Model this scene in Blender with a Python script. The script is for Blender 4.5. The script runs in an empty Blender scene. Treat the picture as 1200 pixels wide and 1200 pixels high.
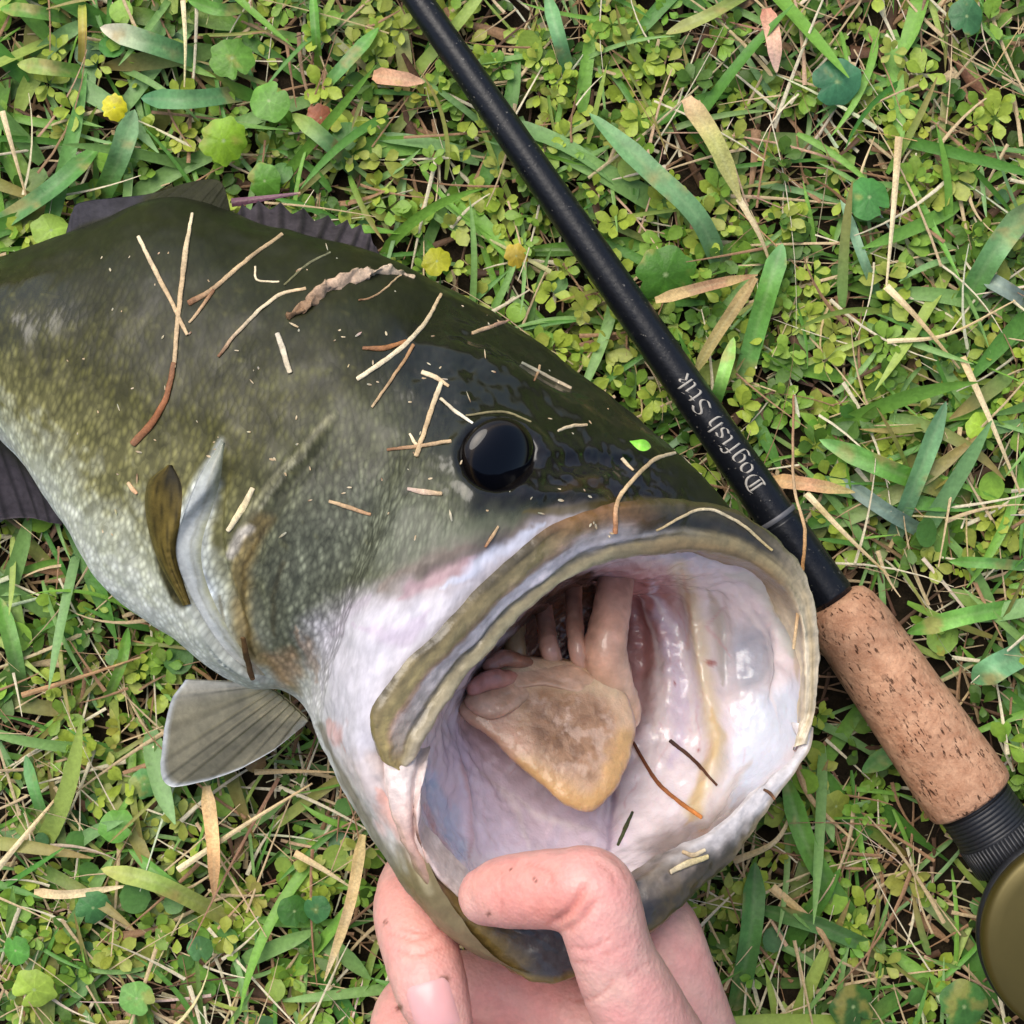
import bpy, bmesh, math
import numpy as np
from mathutils import Vector
from mathutils.bvhtree import BVHTree

RNG = np.random.default_rng(11)
SC = bpy.context.scene
COL = SC.collection
R = math.radians

# ------------------------------------------------------------------ camera, light, exposure
CAM_H = 0.45                      # metres above the soil
FRAME = 0.25                      # width of ground the frame covers
cam_d = bpy.data.cameras.new('camera')
cam = bpy.data.objects.new('camera', cam_d); COL.objects.link(cam)
cam.location = (0, 0, CAM_H); cam.rotation_euler = (0, 0, 0)
cam_d.sensor_fit = 'HORIZONTAL'; cam_d.sensor_width = 36
cam_d.lens = 36 * CAM_H / FRAME
cam_d.clip_start = 0.01; cam_d.clip_end = 500
SC.camera = cam

SUN_EL, SUN_AZ = R(58), R(325)    # azimuth clockwise from +Y
w = bpy.data.worlds.new('World'); SC.world = w; w.use_nodes = True
wn = w.node_tree; wn.nodes.clear()
sky = wn.nodes.new('ShaderNodeTexSky'); sky.sky_type = 'NISHITA'; sky.sun_disc = False
sky.sun_elevation = SUN_EL; sky.sun_rotation = SUN_AZ
sky.air_density = 1.0; sky.dust_density = 3.0; sky.ozone_density = 1.0
bg = wn.nodes.new('ShaderNodeBackground'); bg.inputs[1].default_value = 0.12
wo = wn.nodes.new('ShaderNodeOutputWorld')
wn.links.new(sky.outputs[0], bg.inputs[0]); wn.links.new(bg.outputs[0], wo.inputs[0])
sd = bpy.data.lights.new('sun', 'SUN'); sd.energy = 2.0; sd.angle = R(48); sd.color = (1, .95, .87)
so = bpy.data.objects.new('sun', sd); COL.objects.link(so)
dirv = Vector((math.sin(SUN_AZ) * math.cos(SUN_EL), math.cos(SUN_AZ) * math.cos(SUN_EL), math.sin(SUN_EL)))
so.rotation_euler = dirv.to_track_quat('Z', 'Y').to_euler(); so.location = dirv * 3
vs = SC.view_settings
vs.view_transform = 'Standard'; vs.look = 'None'; vs.gamma = 1; vs.use_curve_mapping = False
vs.exposure = 0.46

# ------------------------------------------------------------------ helpers
CM = 0.01
def P(px, py, h=0.0):
    """world point h cm above the soil seen at photograph pixel (px, py)"""
    s = FRAME / 1200 * (CAM_H - h * CM) / CAM_H
    return np.array([(px - 600) * s, (600 - py) * s, h * CM])
def PA(a):
    a = np.asarray(a, float)
    s = FRAME / 1200 * (CAM_H - a[..., 2] * CM) / CAM_H
    return np.stack([(a[..., 0] - 600) * s, (600 - a[..., 1]) * s, a[..., 2] * CM], -1)
def PIX(V):
    k = CAM_H / (CAM_H - V[:, 2]) * 1200 / FRAME
    return np.stack([600 + V[:, 0] * k, 600 - V[:, 1] * k], -1)
def lin(*c):
    c = np.array(c, float) / 255
    return np.where(c <= .04045, c / 12.92, ((c + .055) / 1.055) ** 2.4)
def smooth(a, b, x):
    t = np.clip((x - a) / (b - a), 0, 1); return t * t * (3 - 2 * t)
def cr(C, ts, closed=False):
    """Catmull-Rom through the rows of C at parameters ts"""
    C = np.asarray(C, float); n = len(C); ts = np.asarray(ts, float)
    i = np.floor(ts).astype(int)
    if closed: i = i % n
    else: i = np.clip(i, 0, n - 2)
    f = ts - np.floor(ts) if closed else ts - i
    def g(k):
        if closed: return C[k % n]
        out = C[np.clip(k, 0, n - 1)]
        lo = k < 0; hi = k > n - 1
        if lo.any(): out = out.copy(); out[lo] = 2 * C[0] - C[1]
        if hi.any(): out = out.copy(); out[hi] = 2 * C[-1] - C[-2]
        return out
    p0, p1, p2, p3 = g(i - 1), g(i), g(i + 1), g(i + 2)
    f = f.reshape((-1,) + (1,) * (C.ndim - 1))
    return .5 * (2 * p1 + (p2 - p0) * f + (2 * p0 - 5 * p1 + 4 * p2 - p3) * f ** 2 + (3 * p1 - p0 - 3 * p2 + p3) * f ** 3)
def pw(C, ts):
    """piecewise linear rows"""
    C = np.asarray(C, float); ts = np.clip(ts, 0, len(C) - 1)
    i = np.clip(np.floor(ts).astype(int), 0, len(C) - 2); f = (ts - i).reshape((-1,) + (1,) * (C.ndim - 1))
    return C[i] * (1 - f) + C[i + 1] * f
def hsh(ix, iy, iz):
    n = (ix.astype(np.int64) * 374761393 + iy.astype(np.int64) * 668265263 + iz.astype(np.int64) * 2147483647 // 7 * 31) & 0x7fffffff
    n = (n ^ (n >> 13)) * 1274126177 & 0x7fffffff
    return ((n ^ (n >> 16)) & 0xffff) / 65535.0
def vnoise(X):
    I = np.floor(X).astype(int); f = X - I; f = f * f * (3 - 2 * f); o = 0
    for dx in (0, 1):
        for dy in (0, 1):
            for dz in (0, 1):
                wgt = (f[:, 0] if dx else 1 - f[:, 0]) * (f[:, 1] if dy else 1 - f[:, 1]) * (f[:, 2] if dz else 1 - f[:, 2])
                o = o + wgt * hsh(I[:, 0] + dx, I[:, 1] + dy, I[:, 2] + dz)
    return o
def fbm(X, oct=4):
    o = 0; a = .5; s = 0
    for k in range(oct):
        o = o + a * vnoise(X * 2 ** k + 17 * k); s += a; a *= .5
    return o / s
def dline(p, poly):
    poly = np.asarray(poly, float); d = np.full(len(p), 1e9); T = np.zeros(len(p)); L = 0
    seg = np.linalg.norm(np.diff(poly, axis=0), axis=1); tot = seg.sum()
    for a, b, l in zip(poly[:-1], poly[1:], seg):
        ab = b - a; t = np.clip(((p - a) @ ab) / max(ab @ ab, 1e-9), 0, 1)
        q = np.linalg.norm(p - (a + t[:, None] * ab), axis=1)
        m = q < d; d[m] = q[m]; T[m] = (L + t[m] * l) / tot; L += l
    return d, T
def curve2(poly, n=8):
    poly = np.asarray(poly, float)
    return cr(poly, np.linspace(0, len(poly) - 1, (len(poly) - 1) * n + 1))
def dpoly(p, poly):
    """signed distance to a polygon in pixels (inside negative)"""
    poly = np.asarray(poly, float); q = np.vstack([poly, poly[:1]]); d, _ = dline(p, q)
    ins = np.zeros(len(p), bool)
    for a, b in zip(q[:-1], q[1:]):
        c = (a[1] > p[:, 1]) != (b[1] > p[:, 1])
        if abs(b[1] - a[1]) > 1e-9:
            xs = (b[0] - a[0]) * (p[:, 1] - a[1]) / (b[1] - a[1]) + a[0]
            ins ^= c & (p[:, 0] < xs)
    return np.where(ins, -d, d)
def mixc(C, m, c): 
    c = np.asarray(c, float)
    return C * (1 - m[:, None]) + c * m[:, None]
def grid_faces(nu, nv, closed_v=False):
    m = nv if closed_v else nv - 1
    i, j = np.meshgrid(np.arange(nu - 1), np.arange(m), indexing='ij')
    a = i * nv + j; b = i * nv + (j + 1) % nv
    return np.stack([a, b, b + nv, a + nv], -1).reshape(-1, 4)
def vnormals(V, F):
    n = np.cross(V[F[:, 2]] - V[F[:, 0]], V[F[:, 3 if F.shape[1] > 3 else 1]] - V[F[:, 1 if F.shape[1] > 3 else 0]])
    if F.shape[1] == 3: n = np.cross(V[F[:, 1]] - V[F[:, 0]], V[F[:, 2]] - V[F[:, 0]])
    N = np.zeros_like(V)
    for k in range(F.shape[1]): np.add.at(N, F[:, k], n)
    return N / (np.linalg.norm(N, axis=1)[:, None] + 1e-20)
def mk(name, V, F, mat, parent=None, col=None, attrs=None, uv=None, smooth_=True):
    me = bpy.data.meshes.new(name); V = np.asarray(V, np.float32); F = np.asarray(F, np.int32)
    me.vertices.add(len(V)); me.vertices.foreach_set('co', V.ravel())
    k = F.shape[1]
    me.loops.add(F.size); me.loops.foreach_set('vertex_index', F.ravel())
    me.polygons.add(len(F)); me.polygons.foreach_set('loop_start', np.arange(0, F.size, k, dtype=np.int32))
    me.update(calc_edges=True); me.validate()
    if smooth_: me.polygons.foreach_set('use_smooth', np.ones(len(me.polygons), bool))
    if col is not None:
        a = me.color_attributes.new('Col', 'FLOAT_COLOR', 'POINT')
        a.data.foreach_set('color', np.hstack([col, np.ones((len(col), 1))]).astype(np.float32).ravel())
    for n_, d_ in (attrs or {}).items():
        if d_.ndim == 1:
            a = me.attributes.new(n_, 'FLOAT', 'POINT'); a.data.foreach_set('value', d_.astype(np.float32))
        else:
            a = me.attributes.new(n_, 'FLOAT_VECTOR', 'POINT'); a.data.foreach_set('vector', d_.astype(np.float32).ravel())
    me.materials.append(mat)
    o = bpy.data.objects.new(name, me); COL.objects.link(o)
    if parent is not None: o.parent = parent; o.matrix_parent_inverse = parent.matrix_basis.inverted()
    return o
def tag(o, label=None, cat=None, group=None, kind=None):
    if label: o['label'] = label
    if cat: o['category'] = cat
    if group: o['group'] = group
    if kind: o['kind'] = kind
    return o
def thing(name, loc, label, cat, group=None):
    o = bpy.data.objects.new(name, None); COL.objects.link(o); o.location = loc; o.empty_display_size = .01
    return tag(o, label, cat, group)

# ------------------------------------------------------------------ materials
def mat(name, rough=.5, spec=.5, coat=0, sss=0, base=None, translucent=0, metallic=0, colattr=True):
    m = bpy.data.materials.new(name); m.use_nodes = True; nt = m.node_tree
    b = nt.nodes['Principled BSDF']; b.inputs['Roughness'].default_value = rough
    b.inputs['Specular IOR Level'].default_value = spec; b.inputs['Metallic'].default_value = metallic
    if coat: b.inputs['Coat Weight'].default_value = coat; b.inputs['Coat Roughness'].default_value = .12
    if sss:
        b.inputs['Subsurface Weight'].default_value = sss
        b.inputs['Subsurface Radius'].default_value = (1, .35, .2); b.inputs['Subsurface Scale'].default_value = .004
    src = None
    if base is not None: b.inputs['Base Color'].default_value = (*base, 1)
    elif colattr:
        a = nt.nodes.new('ShaderNodeAttribute'); a.attribute_name = 'Col'; src = a.outputs['Color']
        nt.links.new(src, b.inputs['Base Color'])
    if translucent:
        out = nt.nodes['Material Output']; t = nt.nodes.new('ShaderNodeBsdfTranslucent'); mx = nt.nodes.new('ShaderNodeMixShader')
        mx.inputs[0].default_value = translucent
        if src: nt.links.new(src, t.inputs['Color'])
        nt.links.new(b.outputs[0], mx.inputs[1]); nt.links.new(t.outputs[0], mx.inputs[2]); nt.links.new(mx.outputs[0], out.inputs[0])
    return m
def N(nt, t, **kw):
    n = nt.nodes.new('ShaderNode' + t)
    for k, v in kw.items(): setattr(n, k, v)
    return n
def mathn(nt, op, a, b=None, c=None):
    n = N(nt, 'Math', operation=op)
    for k, x in enumerate((a, b, c)):
        if x is None: continue
        if isinstance(x, (int, float)): n.inputs[k].default_value = x
        else: nt.links.new(x, n.inputs[k])
    return n.outputs[0]
def ramp(nt, src, a, b, lo=0, hi=1):
    n = N(nt, 'MapRange'); n.inputs[1].default_value = a; n.inputs[2].default_value = b; n.inputs[3].default_value = lo; n.inputs[4].default_value = hi
    nt.links.new(src, n.inputs[0]); return n.outputs[0]
def noise(nt, vec, scale, detail=4, rough=.6):
    n = N(nt, 'TexNoise'); n.inputs['Scale'].default_value = scale; n.inputs['Detail'].default_value = detail; n.inputs['Roughness'].default_value = rough
    nt.links.new(vec, n.inputs['Vector']); return n.outputs[0]
def scalecol(nt, colr, f):
    n = N(nt, 'VectorMath', operation='SCALE'); nt.links.new(colr, n.inputs[0]); nt.links.new(f, n.inputs['Scale']); return n.outputs[0]
def bump(nt, b, h, dist, strength=1.0):
    n = N(nt, 'Bump'); n.inputs['Strength'].default_value = strength; n.inputs['Distance'].default_value = dist
    nt.links.new(h, n.inputs['Height']); nt.links.new(n.outputs[0], b.inputs['Normal']); return n
def noisy(m, amount=.25, scale=400, bumpd=.0003, bscale=None, detail=5):
    """grain on a vertex-coloured or plain material: albedo noise and a fine bump in object space"""
    nt = m.node_tree; b = nt.nodes['Principled BSDF']; tc = N(nt, 'TexCoord').outputs['Object']
    f = ramp(nt, noise(nt, tc, scale, detail), .25, .75, 1 - amount, 1 + amount)
    lk = b.inputs['Base Color'].links
    if lk: s = lk[0].from_socket
    else:
        rgb = N(nt, 'RGB'); rgb.outputs[0].default_value = b.inputs['Base Color'].default_value; s = rgb.outputs[0]
    nt.links.new(scalecol(nt, s, f), b.inputs['Base Color'])
    if bumpd: bump(nt, b, noise(nt, tc, bscale or scale, detail), bumpd)
    return m

# fish skin: painted colour, scale lattice in skin coordinates, wet coat
def make_skin():
    m = mat('fish_skin', .45, .28, coat=.1); nt = m.node_tree; b = nt.nodes['Principled BSDF']
    src = b.inputs['Base Color'].links[0].from_socket
    at = N(nt, 'Attribute'); at.attribute_name = 'skinuv'
    ms = N(nt, 'Attribute'); ms.attribute_name = 'scalemask'
    ch = N(nt, 'Attribute'); ch.attribute_name = 'cheekmask'
    def vor(scale, rnd):
        v = N(nt, 'TexVoronoi'); v.inputs['Scale'].default_value = scale; v.inputs['Randomness'].default_value = rnd
        nt.links.new(at.outputs['Vector'], v.inputs['Vector']); return v
    v1 = vor(8.2, .75); v2 = vor(10.0, .85)
    cellrnd = N(nt, 'SeparateColor'); nt.links.new(v1.outputs['Color'], cellrnd.inputs[0])
    cellrnd2 = N(nt, 'SeparateColor'); nt.links.new(v2.outputs['Color'], cellrnd2.inputs[0])
    nz = noise(nt, at.outputs['Vector'], 3.0, 5)
    def patt(v, c):
        e = ramp(nt, v.outputs['Distance'], .1, .62, 1.3, .55)
        r = ramp(nt, c.outputs[0], 0, 1, .78, 1.22)
        return mathn(nt, 'MULTIPLY', e, r)
    p1, p2 = patt(v1, cellrnd), patt(v2, cellrnd2)
    def fade(p, k): return mathn(nt, 'ADD', mathn(nt, 'MULTIPLY', mathn(nt, 'SUBTRACT', p, 1.0), k), 1.0)
    f = mathn(nt, 'MULTIPLY', fade(p1, ms.outputs['Fac']), fade(p2, ch.outputs['Fac']))
    f = mathn(nt, 'MULTIPLY', f, ramp(nt, nz, .25, .75, .75, 1.25))
    nt.links.new(scalecol(nt, src, f), b.inputs['Base Color'])
    hgt = mathn(nt, 'ADD', mathn(nt, 'MULTIPLY', v1.outputs['Distance'], mathn(nt, 'MULTIPLY', ms.outputs['Fac'], -1.0)),
                mathn(nt, 'MULTIPLY', v2.outputs['Distance'], mathn(nt, 'MULTIPLY', ch.outputs['Fac'], -1.0)))
    hgt = mathn(nt, 'ADD', hgt, mathn(nt, 'MULTIPLY', noise(nt, at.outputs['Vector'], 9, 5), .16))
    bump(nt, b, hgt, .00014, .8)
    wt = N(nt, 'Attribute'); wt.attribute_name = 'wet'
    ro = ramp(nt, noise(nt, at.outputs['Vector'], 2.2, 3), .3, .7, .34, .6)
    nt.links.new(mathn(nt, 'MULTIPLY', ro, mathn(nt, 'SUBTRACT', 1.0, mathn(nt, 'MULTIPLY', wt.outputs['Fac'], .62))), b.inputs['Roughness'])
    nt.links.new(mathn(nt, 'ADD', mathn(nt, 'MULTIPLY', wt.outputs['Fac'], .45), .03), b.inputs['Coat Weight'])
    return m
M_skin = make_skin()
M_lip = noisy(mat('wet_jaw', .34, .45, coat=.35), .22, 500, .0003)
M_lining = noisy(mat('mouth_lining', .24, .5, coat=.6, sss=.25), .07, 260, .0003, 500)
M_tongue = noisy(mat('tongue', .3, .5, coat=.45, sss=.25), .14, 420, .0004, 700)
M_arch = noisy(mat('gill_flesh', .3, .5, coat=.5, sss=.2), .15, 400, .0003)
M_fin = noisy(mat('fin_membrane', .4, .5, coat=.3, translucent=.2), .2, 700, .0002)
M_hand = mat('hand_skin', .46, .45, sss=.2)
M_nail = mat('nail', .3, .5, sss=.2, base=tuple(lin(226, 170, 168)))
M_leaf = noisy(mat('leaf', .42, .4, translucent=.28), .22, 900, .0002)
M_straw = noisy(mat('straw', .6, .3), .3, 1500, .0002)
M_black = noisy(mat('rod_lacquer', .36, .38, base=(.006, .007, .010)), .25, 900, .00008)
nt = M_black.node_tree; b = nt.nodes['Principled BSDF']; tc = N(nt, 'TexCoord').outputs['Object']; s_ = b.inputs['Base Color'].links[0].from_socket
mx_ = N(nt, 'Mix', data_type='RGBA'); nt.links.new(mathn(nt, 'MULTIPLY', ramp(nt, noise(nt, tc, 1300, 2), .66, .72), ramp(nt, noise(nt, tc, 120, 2), .45, .6)), mx_.inputs['Factor']); nt.links.new(s_, mx_.inputs['A']); mx_.inputs['B'].default_value = (.16, .15, .13, 1)
nt.links.new(mx_.outputs['Result'], b.inputs['Base Color']); nt.links.new(ramp(nt, noise(nt, tc, 150, 5), .3, .7, .24, .4), b.inputs['Roughness'])
M_seat = noisy(mat('seat_plastic', .42, .5, base=(.014, .015, .018)), .2, 900, .0001)
M_print = mat('white_print', .5, .3, base=(.42, .39, .34))
M_gold = noisy(mat('anodised_gold', .38, .5, base=(.095, .075, .018), metallic=.5), .12, 60, .00005)
M_steel = mat('steel', .3, .5, base=(.4, .4, .42), metallic=1)
M_eye = mat('eye_glass', .05, .4)
M_dfin = noisy(mat('dark_fin', .6, .18), .25, 700, .0002)

# ------------------------------------------------------------------ ground sheet
def make_soil():
    m = mat('soil', .9, .2, colattr=False); nt = m.node_tree; b = nt.nodes['Principled BSDF']; tc = N(nt, 'TexCoord').outputs['Object']
    cr_ = N(nt, 'ValToRGB'); nt.links.new(noise(nt, tc, 160, 8, .7), cr_.inputs[0])
    e = cr_.color_ramp.elements; e[0].position = .3; e[0].color = (.012, .008, .005, 1); e[1].position = .75; e[1].color = (.075, .052, .026, 1)
    nt.links.new(cr_.outputs[0], b.inputs['Base Color']); bump(nt, b, noise(nt, tc, 300, 8, .75), .004)
    return m
M_soil = make_soil()
g = np.concatenate([-np.geomspace(60, .5, 14), np.linspace(-.45, .45, 121), np.geomspace(.5, 60, 14)])
gx, gy = np.meshgrid(g, g, indexing='ij'); gv = np.stack([gx.ravel(), gy.ravel(), np.zeros(gx.size)], -1)
gv[:, 2] = np.where(np.abs(gv[:, :2]).max(1) < .44, (fbm(gv * 60) - .6) * .008, -.002)
F = grid_faces(len(g), len(g)); 
o = mk('ground', gv, F[:, ::-1], M_soil); tag(o, kind='structure')

# ------------------------------------------------------------------ the bass
fish = thing('largemouth_bass', tuple(P(300, 560, 0)), 'dark olive and white bass lying on the grass with its huge pale mouth held open', 'fish')

def ell(D, V, hD, hV, T):
    D = P(*D, hD); V = P(*V, hV); mid = (D + V) / 2; hf = (D - V) / 2; out = []
    for i in range(16):
        a = i * math.pi / 8; q = mid + math.cos(a) * hf; q = q + np.array([0, 0, math.sin(a) * T * CM]); out.append(q)
    return np.array(out)
secs = [ell((-760, 345), (-760, 420), 1.3, 1.3, .7), ell((-480, 325), (-480, 440), 1.6, 1.6, 1.2), ell((-230, 312), (-240, 465), 2.0, 2.0, 1.8),
        ell((-20, 306), (-30, 492), 2.5, 2.5, 2.4), ell((98, 268), (62, 590), 2.9, 2.9, 2.8), ell((212, 232), (128, 690), 3.3, 3.3, 3.1),
        ell((322, 268), (210, 752), 3.6, 3.7, 3.4), ell((430, 292), (288, 792), 3.9, 4.1, 3.7)]
near = {   # lines along the head, dorsal to ventral: station 7..12
 0: [(520,335,4.0),(600,380,4.4),(680,440,4.8),(745,492,5.2),(800,545,5.6),(822,592,5.8)],
 1: [(513,353,5.6),(585,405,6.0),(650,465,6.3),(705,520,6.6),(735,565,6.8),(745,596,6.9)],
 2: [(495,406,6.9),(550,455,7.4),(600,510,7.7),(635,560,7.9),(655,597,8.0),(665,616,8.0)],
 3: [(467,485,7.8),(505,530,8.3),(540,580,8.7),(565,625,8.9),(580,657,8.9),(590,674,8.8)],
 4: [(435,578,8.2),(458,615,8.8),(480,655,9.1),(500,697,9.3),(512,727,9.4),(522,745,9.3)],
 5: [(402,671,7.9),(415,705,8.6),(425,740,9.1),(436,782,9.4),(447,812,9.5),(458,830,9.4)],
 6: [(375,750,7.1),(388,790,8.0),(402,830,8.6),(420,870,9.1),(443,898,9.2),(462,906,8.9)],
 7: [(356,803,5.8),(378,855,6.8),(402,905,7.6),(435,955,8.4),(468,988,9.0),(492,990,9.3)],
 8: [(350,822,4.5),(382,882,5.4),(420,950,6.2),(460,1015,7.2),(510,1083,8.2),(562,1105,8.8)],
 9: [(372,815,3.4),(420,880,3.8),(480,955,4.4),(535,1035,5.4),(595,1118,7.0),(648,1140,8.2)],
 10:[(420,770,1.6),(470,825,1.8),(560,900,2.5),(650,985,3.8),(725,1066,5.8),(755,1082,7.2)],
 11:[(470,690,.7),(525,740,.7),(640,820,1.3),(760,900,2.6),(830,968,4.4),(854,996,5.6)],
 12:[(510,590,.4),(575,640,.4),(710,720,.7),(835,805,1.7),(908,862,3.2),(938,884,4.3)],
 13:[(535,500,.5),(610,560,.6),(740,640,.9),(865,722,1.8),(930,765,3.2),(952,778,4.2)],
 14:[(540,420,1.3),(615,470,1.5),(740,560,1.9),(850,635,2.7),(915,690,3.8),(935,700,4.6)],
 15:[(533,362,2.6),(610,405,2.9),(715,480,3.3),(805,548,4.1),(865,610,4.8),(885,630,5.1)]}
for k in range(6): secs.append(PA([near[i][k] for i in range(16)]))
CG = np.array(secs)                                                # 14 x 16 x 3
tu = np.concatenate([np.linspace(0, 2.9, 30)[:-1], np.linspace(2.9, 13, 430)])
tv = np.concatenate([np.linspace(0, 8.4, 330)[:-1], np.linspace(8.4, 16, 100)[:-1]])
S = cr(CG, tu)                                                     # along
S = np.swapaxes(cr(np.swapaxes(S, 0, 1), tv, True), 0, 1)          # around
nu, nv = len(tu), len(tv); V = S.reshape(-1, 3).copy(); F = grid_faces(nu, nv, True)
Nn = vnormals(V, F); top = (np.repeat(np.arange(nu), nv) > 60) & (np.abs(np.tile(tv, nu) - 4) < 1)
if Nn[top, 2].mean() < 0: F = F[:, ::-1]; Nn = -Nn
# skin coordinates in cm
du = np.concatenate([np.zeros((1, nv)), np.cumsum(np.linalg.norm(np.diff(S, axis=0), axis=2), 0)]) * 100
dv = np.concatenate([np.zeros((nu, 1)), np.cumsum(np.linalg.norm(np.diff(S, axis=1), axis=2), 1)], 1) * 100
a_, b_ = du.ravel(), dv.ravel() * .55
skinuv = np.stack([(a_ + b_) * .707, (a_ - b_) * .707, np.zeros(nu * nv)], -1)
U = np.repeat(tu, nv); W = np.tile(tv, nu); Wm = np.where(W > 8, 16 - W, W)   # 0 dorsal .. 8 ventral
nearside = smooth(-.25, .05, Nn[:, 2])
px = PIX(V); 
wob = np.stack([fbm(V * 250, 4), fbm(V * 250 + 40, 4)], -1) - .5
pq = px + wob * 26; pf = px + wob * 9
# colour ramp dorsal -> ventral
ctrl = np.array([lin(33,36,20), lin(36,39,21), lin(42,45,24), lin(50,50,24), lin(76,74,32), lin(130,126,80), lin(208,210,184), lin(230,231,222), lin(234,234,230)])
C = pw(ctrl, np.clip(Wm + (fbm(V * 180, 4) - .5) * 1.1 + (fbm(V * np.array([600, 600, 600]), 3) - .5) * .9, 0, 8))
Dsp = np.zeros(len(V))
scalem = np.where(U < 9, 1.0, 0.0) * smooth(1.0, 4.0, Wm) * (.85 - .35 * smooth(5, 7, Wm)) + .1
cheekm = np.zeros(len(V))
def fill(poly, c, soft=14, alpha=1, p=None):
    global C
    d = dpoly(pq if p is None else p, curve2(list(poly) + [poly[0]], 6)[:-1]); m = smooth(soft, -soft, d) * alpha * nearside
    C = mixc(C, m, c); return m
def stroke(poly, c, wd, soft=.6, alpha=1, taper=False, p=None):
    global C
    d, T = dline(pf if p is None else p, curve2(poly)); ww = wd * (np.sin(np.pi * np.clip(T, .02, .98)) ** .5 if taper else 1)
    m = smooth(1, 1 - soft, d / np.maximum(ww, .5)) * alpha * nearside
    if c is not None: C = mixc(C, m, c)
    return m
def carve(poly, wd, amp, p=None):
    global Dsp
    d, T = dline(px if p is None else p, curve2(poly)); Dsp += amp * CM * np.exp(-(d / wd) ** 2) * nearside * smooth(0, .25, T) * smooth(1, .8, T)
def step(poly, wd, amp):
    """raised edge: full height on the line's left-hand side fading off over wd*5"""
    global Dsp
    q = curve2(poly); d, T = dline(px, q); i = np.clip((T * (len(q) - 1)).astype(int), 0, len(q) - 2)
    tan = q[i + 1] - q[i]; s = np.sign(tan[:, 0] * (px - q[i])[:, 1] - tan[:, 1] * (px - q[i])[:, 0])
    endf = smooth(0, .12, T) * smooth(1, .88, T)
    Dsp += amp * CM * np.where(s < 0, np.exp(-(d / (wd * 6)) ** 2), np.exp(-(d / wd) ** 2)) * endf * nearside
# head base: dark olive top, grey green cheek, white jaw
fill([(395,480),(470,470),(540,560),(620,600),(560,650),(480,690),(400,740),(350,800),(290,770),(270,650),(310,560)], lin(88,90,66), 45, .9)
fill([(330,600),(430,560),(530,600),(600,610),(560,650),(480,680),(400,700),(370,760),(330,740),(310,670)], lin(112,116,98), 40, .85)
fill([(470,680),(560,640),(640,612),(690,600),(600,680),(520,760),(470,810),(400,800),(395,735)], lin(150,128,128), 26, .75)
fill([(360,730),(420,700),(520,690),(640,622),(690,605),(600,690),(520,760),(470,820),(450,900),(480,960),(500,1000),(450,985),(415,925),(380,860)], lin(204,199,206), 22, 1)
cheekm += smooth(30, -30, dpoly(px, [(280,620),(330,545),(420,500),(500,520),(560,600),(480,670),(400,720),(365,790),(320,780),(290,700)])) * nearside
cheekm = np.clip(cheekm, 0, 1) * .75
# violet-pink blush on the cheek
for q, c, wd, al in [([(470,700),(520,675),(560,655)], lin(172,140,146), 16, .7), ([(420,735),(470,745),(500,720)], lin(196,176,196), 18, .5),
                     ([(445,690),(500,660),(560,640)], lin(120,104,96), 12, .6), ([(385,745),(430,700)], lin(190,176,188), 14, .5), ([(520,690),(600,640),(640,620)], lin(205,212,232), 14, .6)]:
    stroke(q, c, wd, .9, al, True, pq)
# jaw, corner of the mouth, throat
fill([(400,870),(445,900),(480,960),(510,1030),(470,1000),(430,950)], lin(214,196,190), 16, .8)
stroke([(440,925),(455,960),(480,990)], lin(226,168,150), 20, .9, .75, True, pq)
stroke([(385,845),(405,870)], lin(206,150,140), 15, .9, .6, True, pq)
stroke([(376,850),(415,935),(455,1005),(500,1072)], lin(120,110,90), 9, .8, .8)
fill([(458,990),(500,985),(545,1060),(640,1130),(640,1180),(550,1140),(480,1060)], lin(126,110,70), 14, .95)
stroke([(480,1000),(505,1045)], lin(190,176,140), 8, .9, .7)
stroke([(370,800),(360,760),(350,740)], lin(170,130,98), 9, .9, .4, True, pq)
fill([(440,885),(505,885),(515,990),(475,1000)], lin(216,192,184), 12, .9)
# gill cover lines
fill([(262,515),(256,560),(246,620),(258,690),(285,760),(345,800),(330,812),(280,790),(240,740),(212,680),(204,640),(222,580)], lin(196,200,188), 6, .95, pf)
fill([(262,520),(255,560),(240,610),(236,650),(250,700),(228,680),(212,640),(226,590)], lin(206,214,220), 6, .9, pf)
fill([(172,560),(205,552),(214,590),(206,650),(228,700),(205,700),(182,650),(170,600)], lin(64,54,18), 5, .95, pf)
for k in range(7): stroke([(182 + k * 4, 568), (186 + k * 3.4, 630), (206 + k * 3.0, 695)], lin(38,30,10), 1.6, .8, .8)
stroke([(385,492),(352,530),(318,566),(290,606),(276,645)], lin(150,146,112), 7, .8, .85)
stroke([(378,500),(350,538),(326,566),(296,606)], lin(172,168,140), 3.2, .8, .7)
stroke([(396,484),(352,530),(318,566)], lin(112,110,80), 5, .9, .8, True)
fill([(318,610),(300,640),(292,690),(300,750),(345,800),(350,815),(320,790),(280,760),(268,690),(276,640),(300,600)], lin(142,124,78), 7, .85, pf)
stroke([(306,620),(288,660),(284,720),(300,770)], lin(92,76,38), 6, .8, .8, True)
stroke([(268,650),(280,630),(292,618)], lin(206,198,186), 9, .8, .8)
fill([(310,770),(345,765),(352,795),(330,805)], lin(186,142,104), 9, .5)
stroke([(255,700),(270,745),(300,785)], lin(120,112,84), 3, .7, .7)
stroke([(330,660),(318,700),(322,745)], lin(70,62,36), 5, .8, .6)
stroke([(300,455),(340,445),(390,430)], lin(84,84,34), 16, .95, .6, True, pq)
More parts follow.
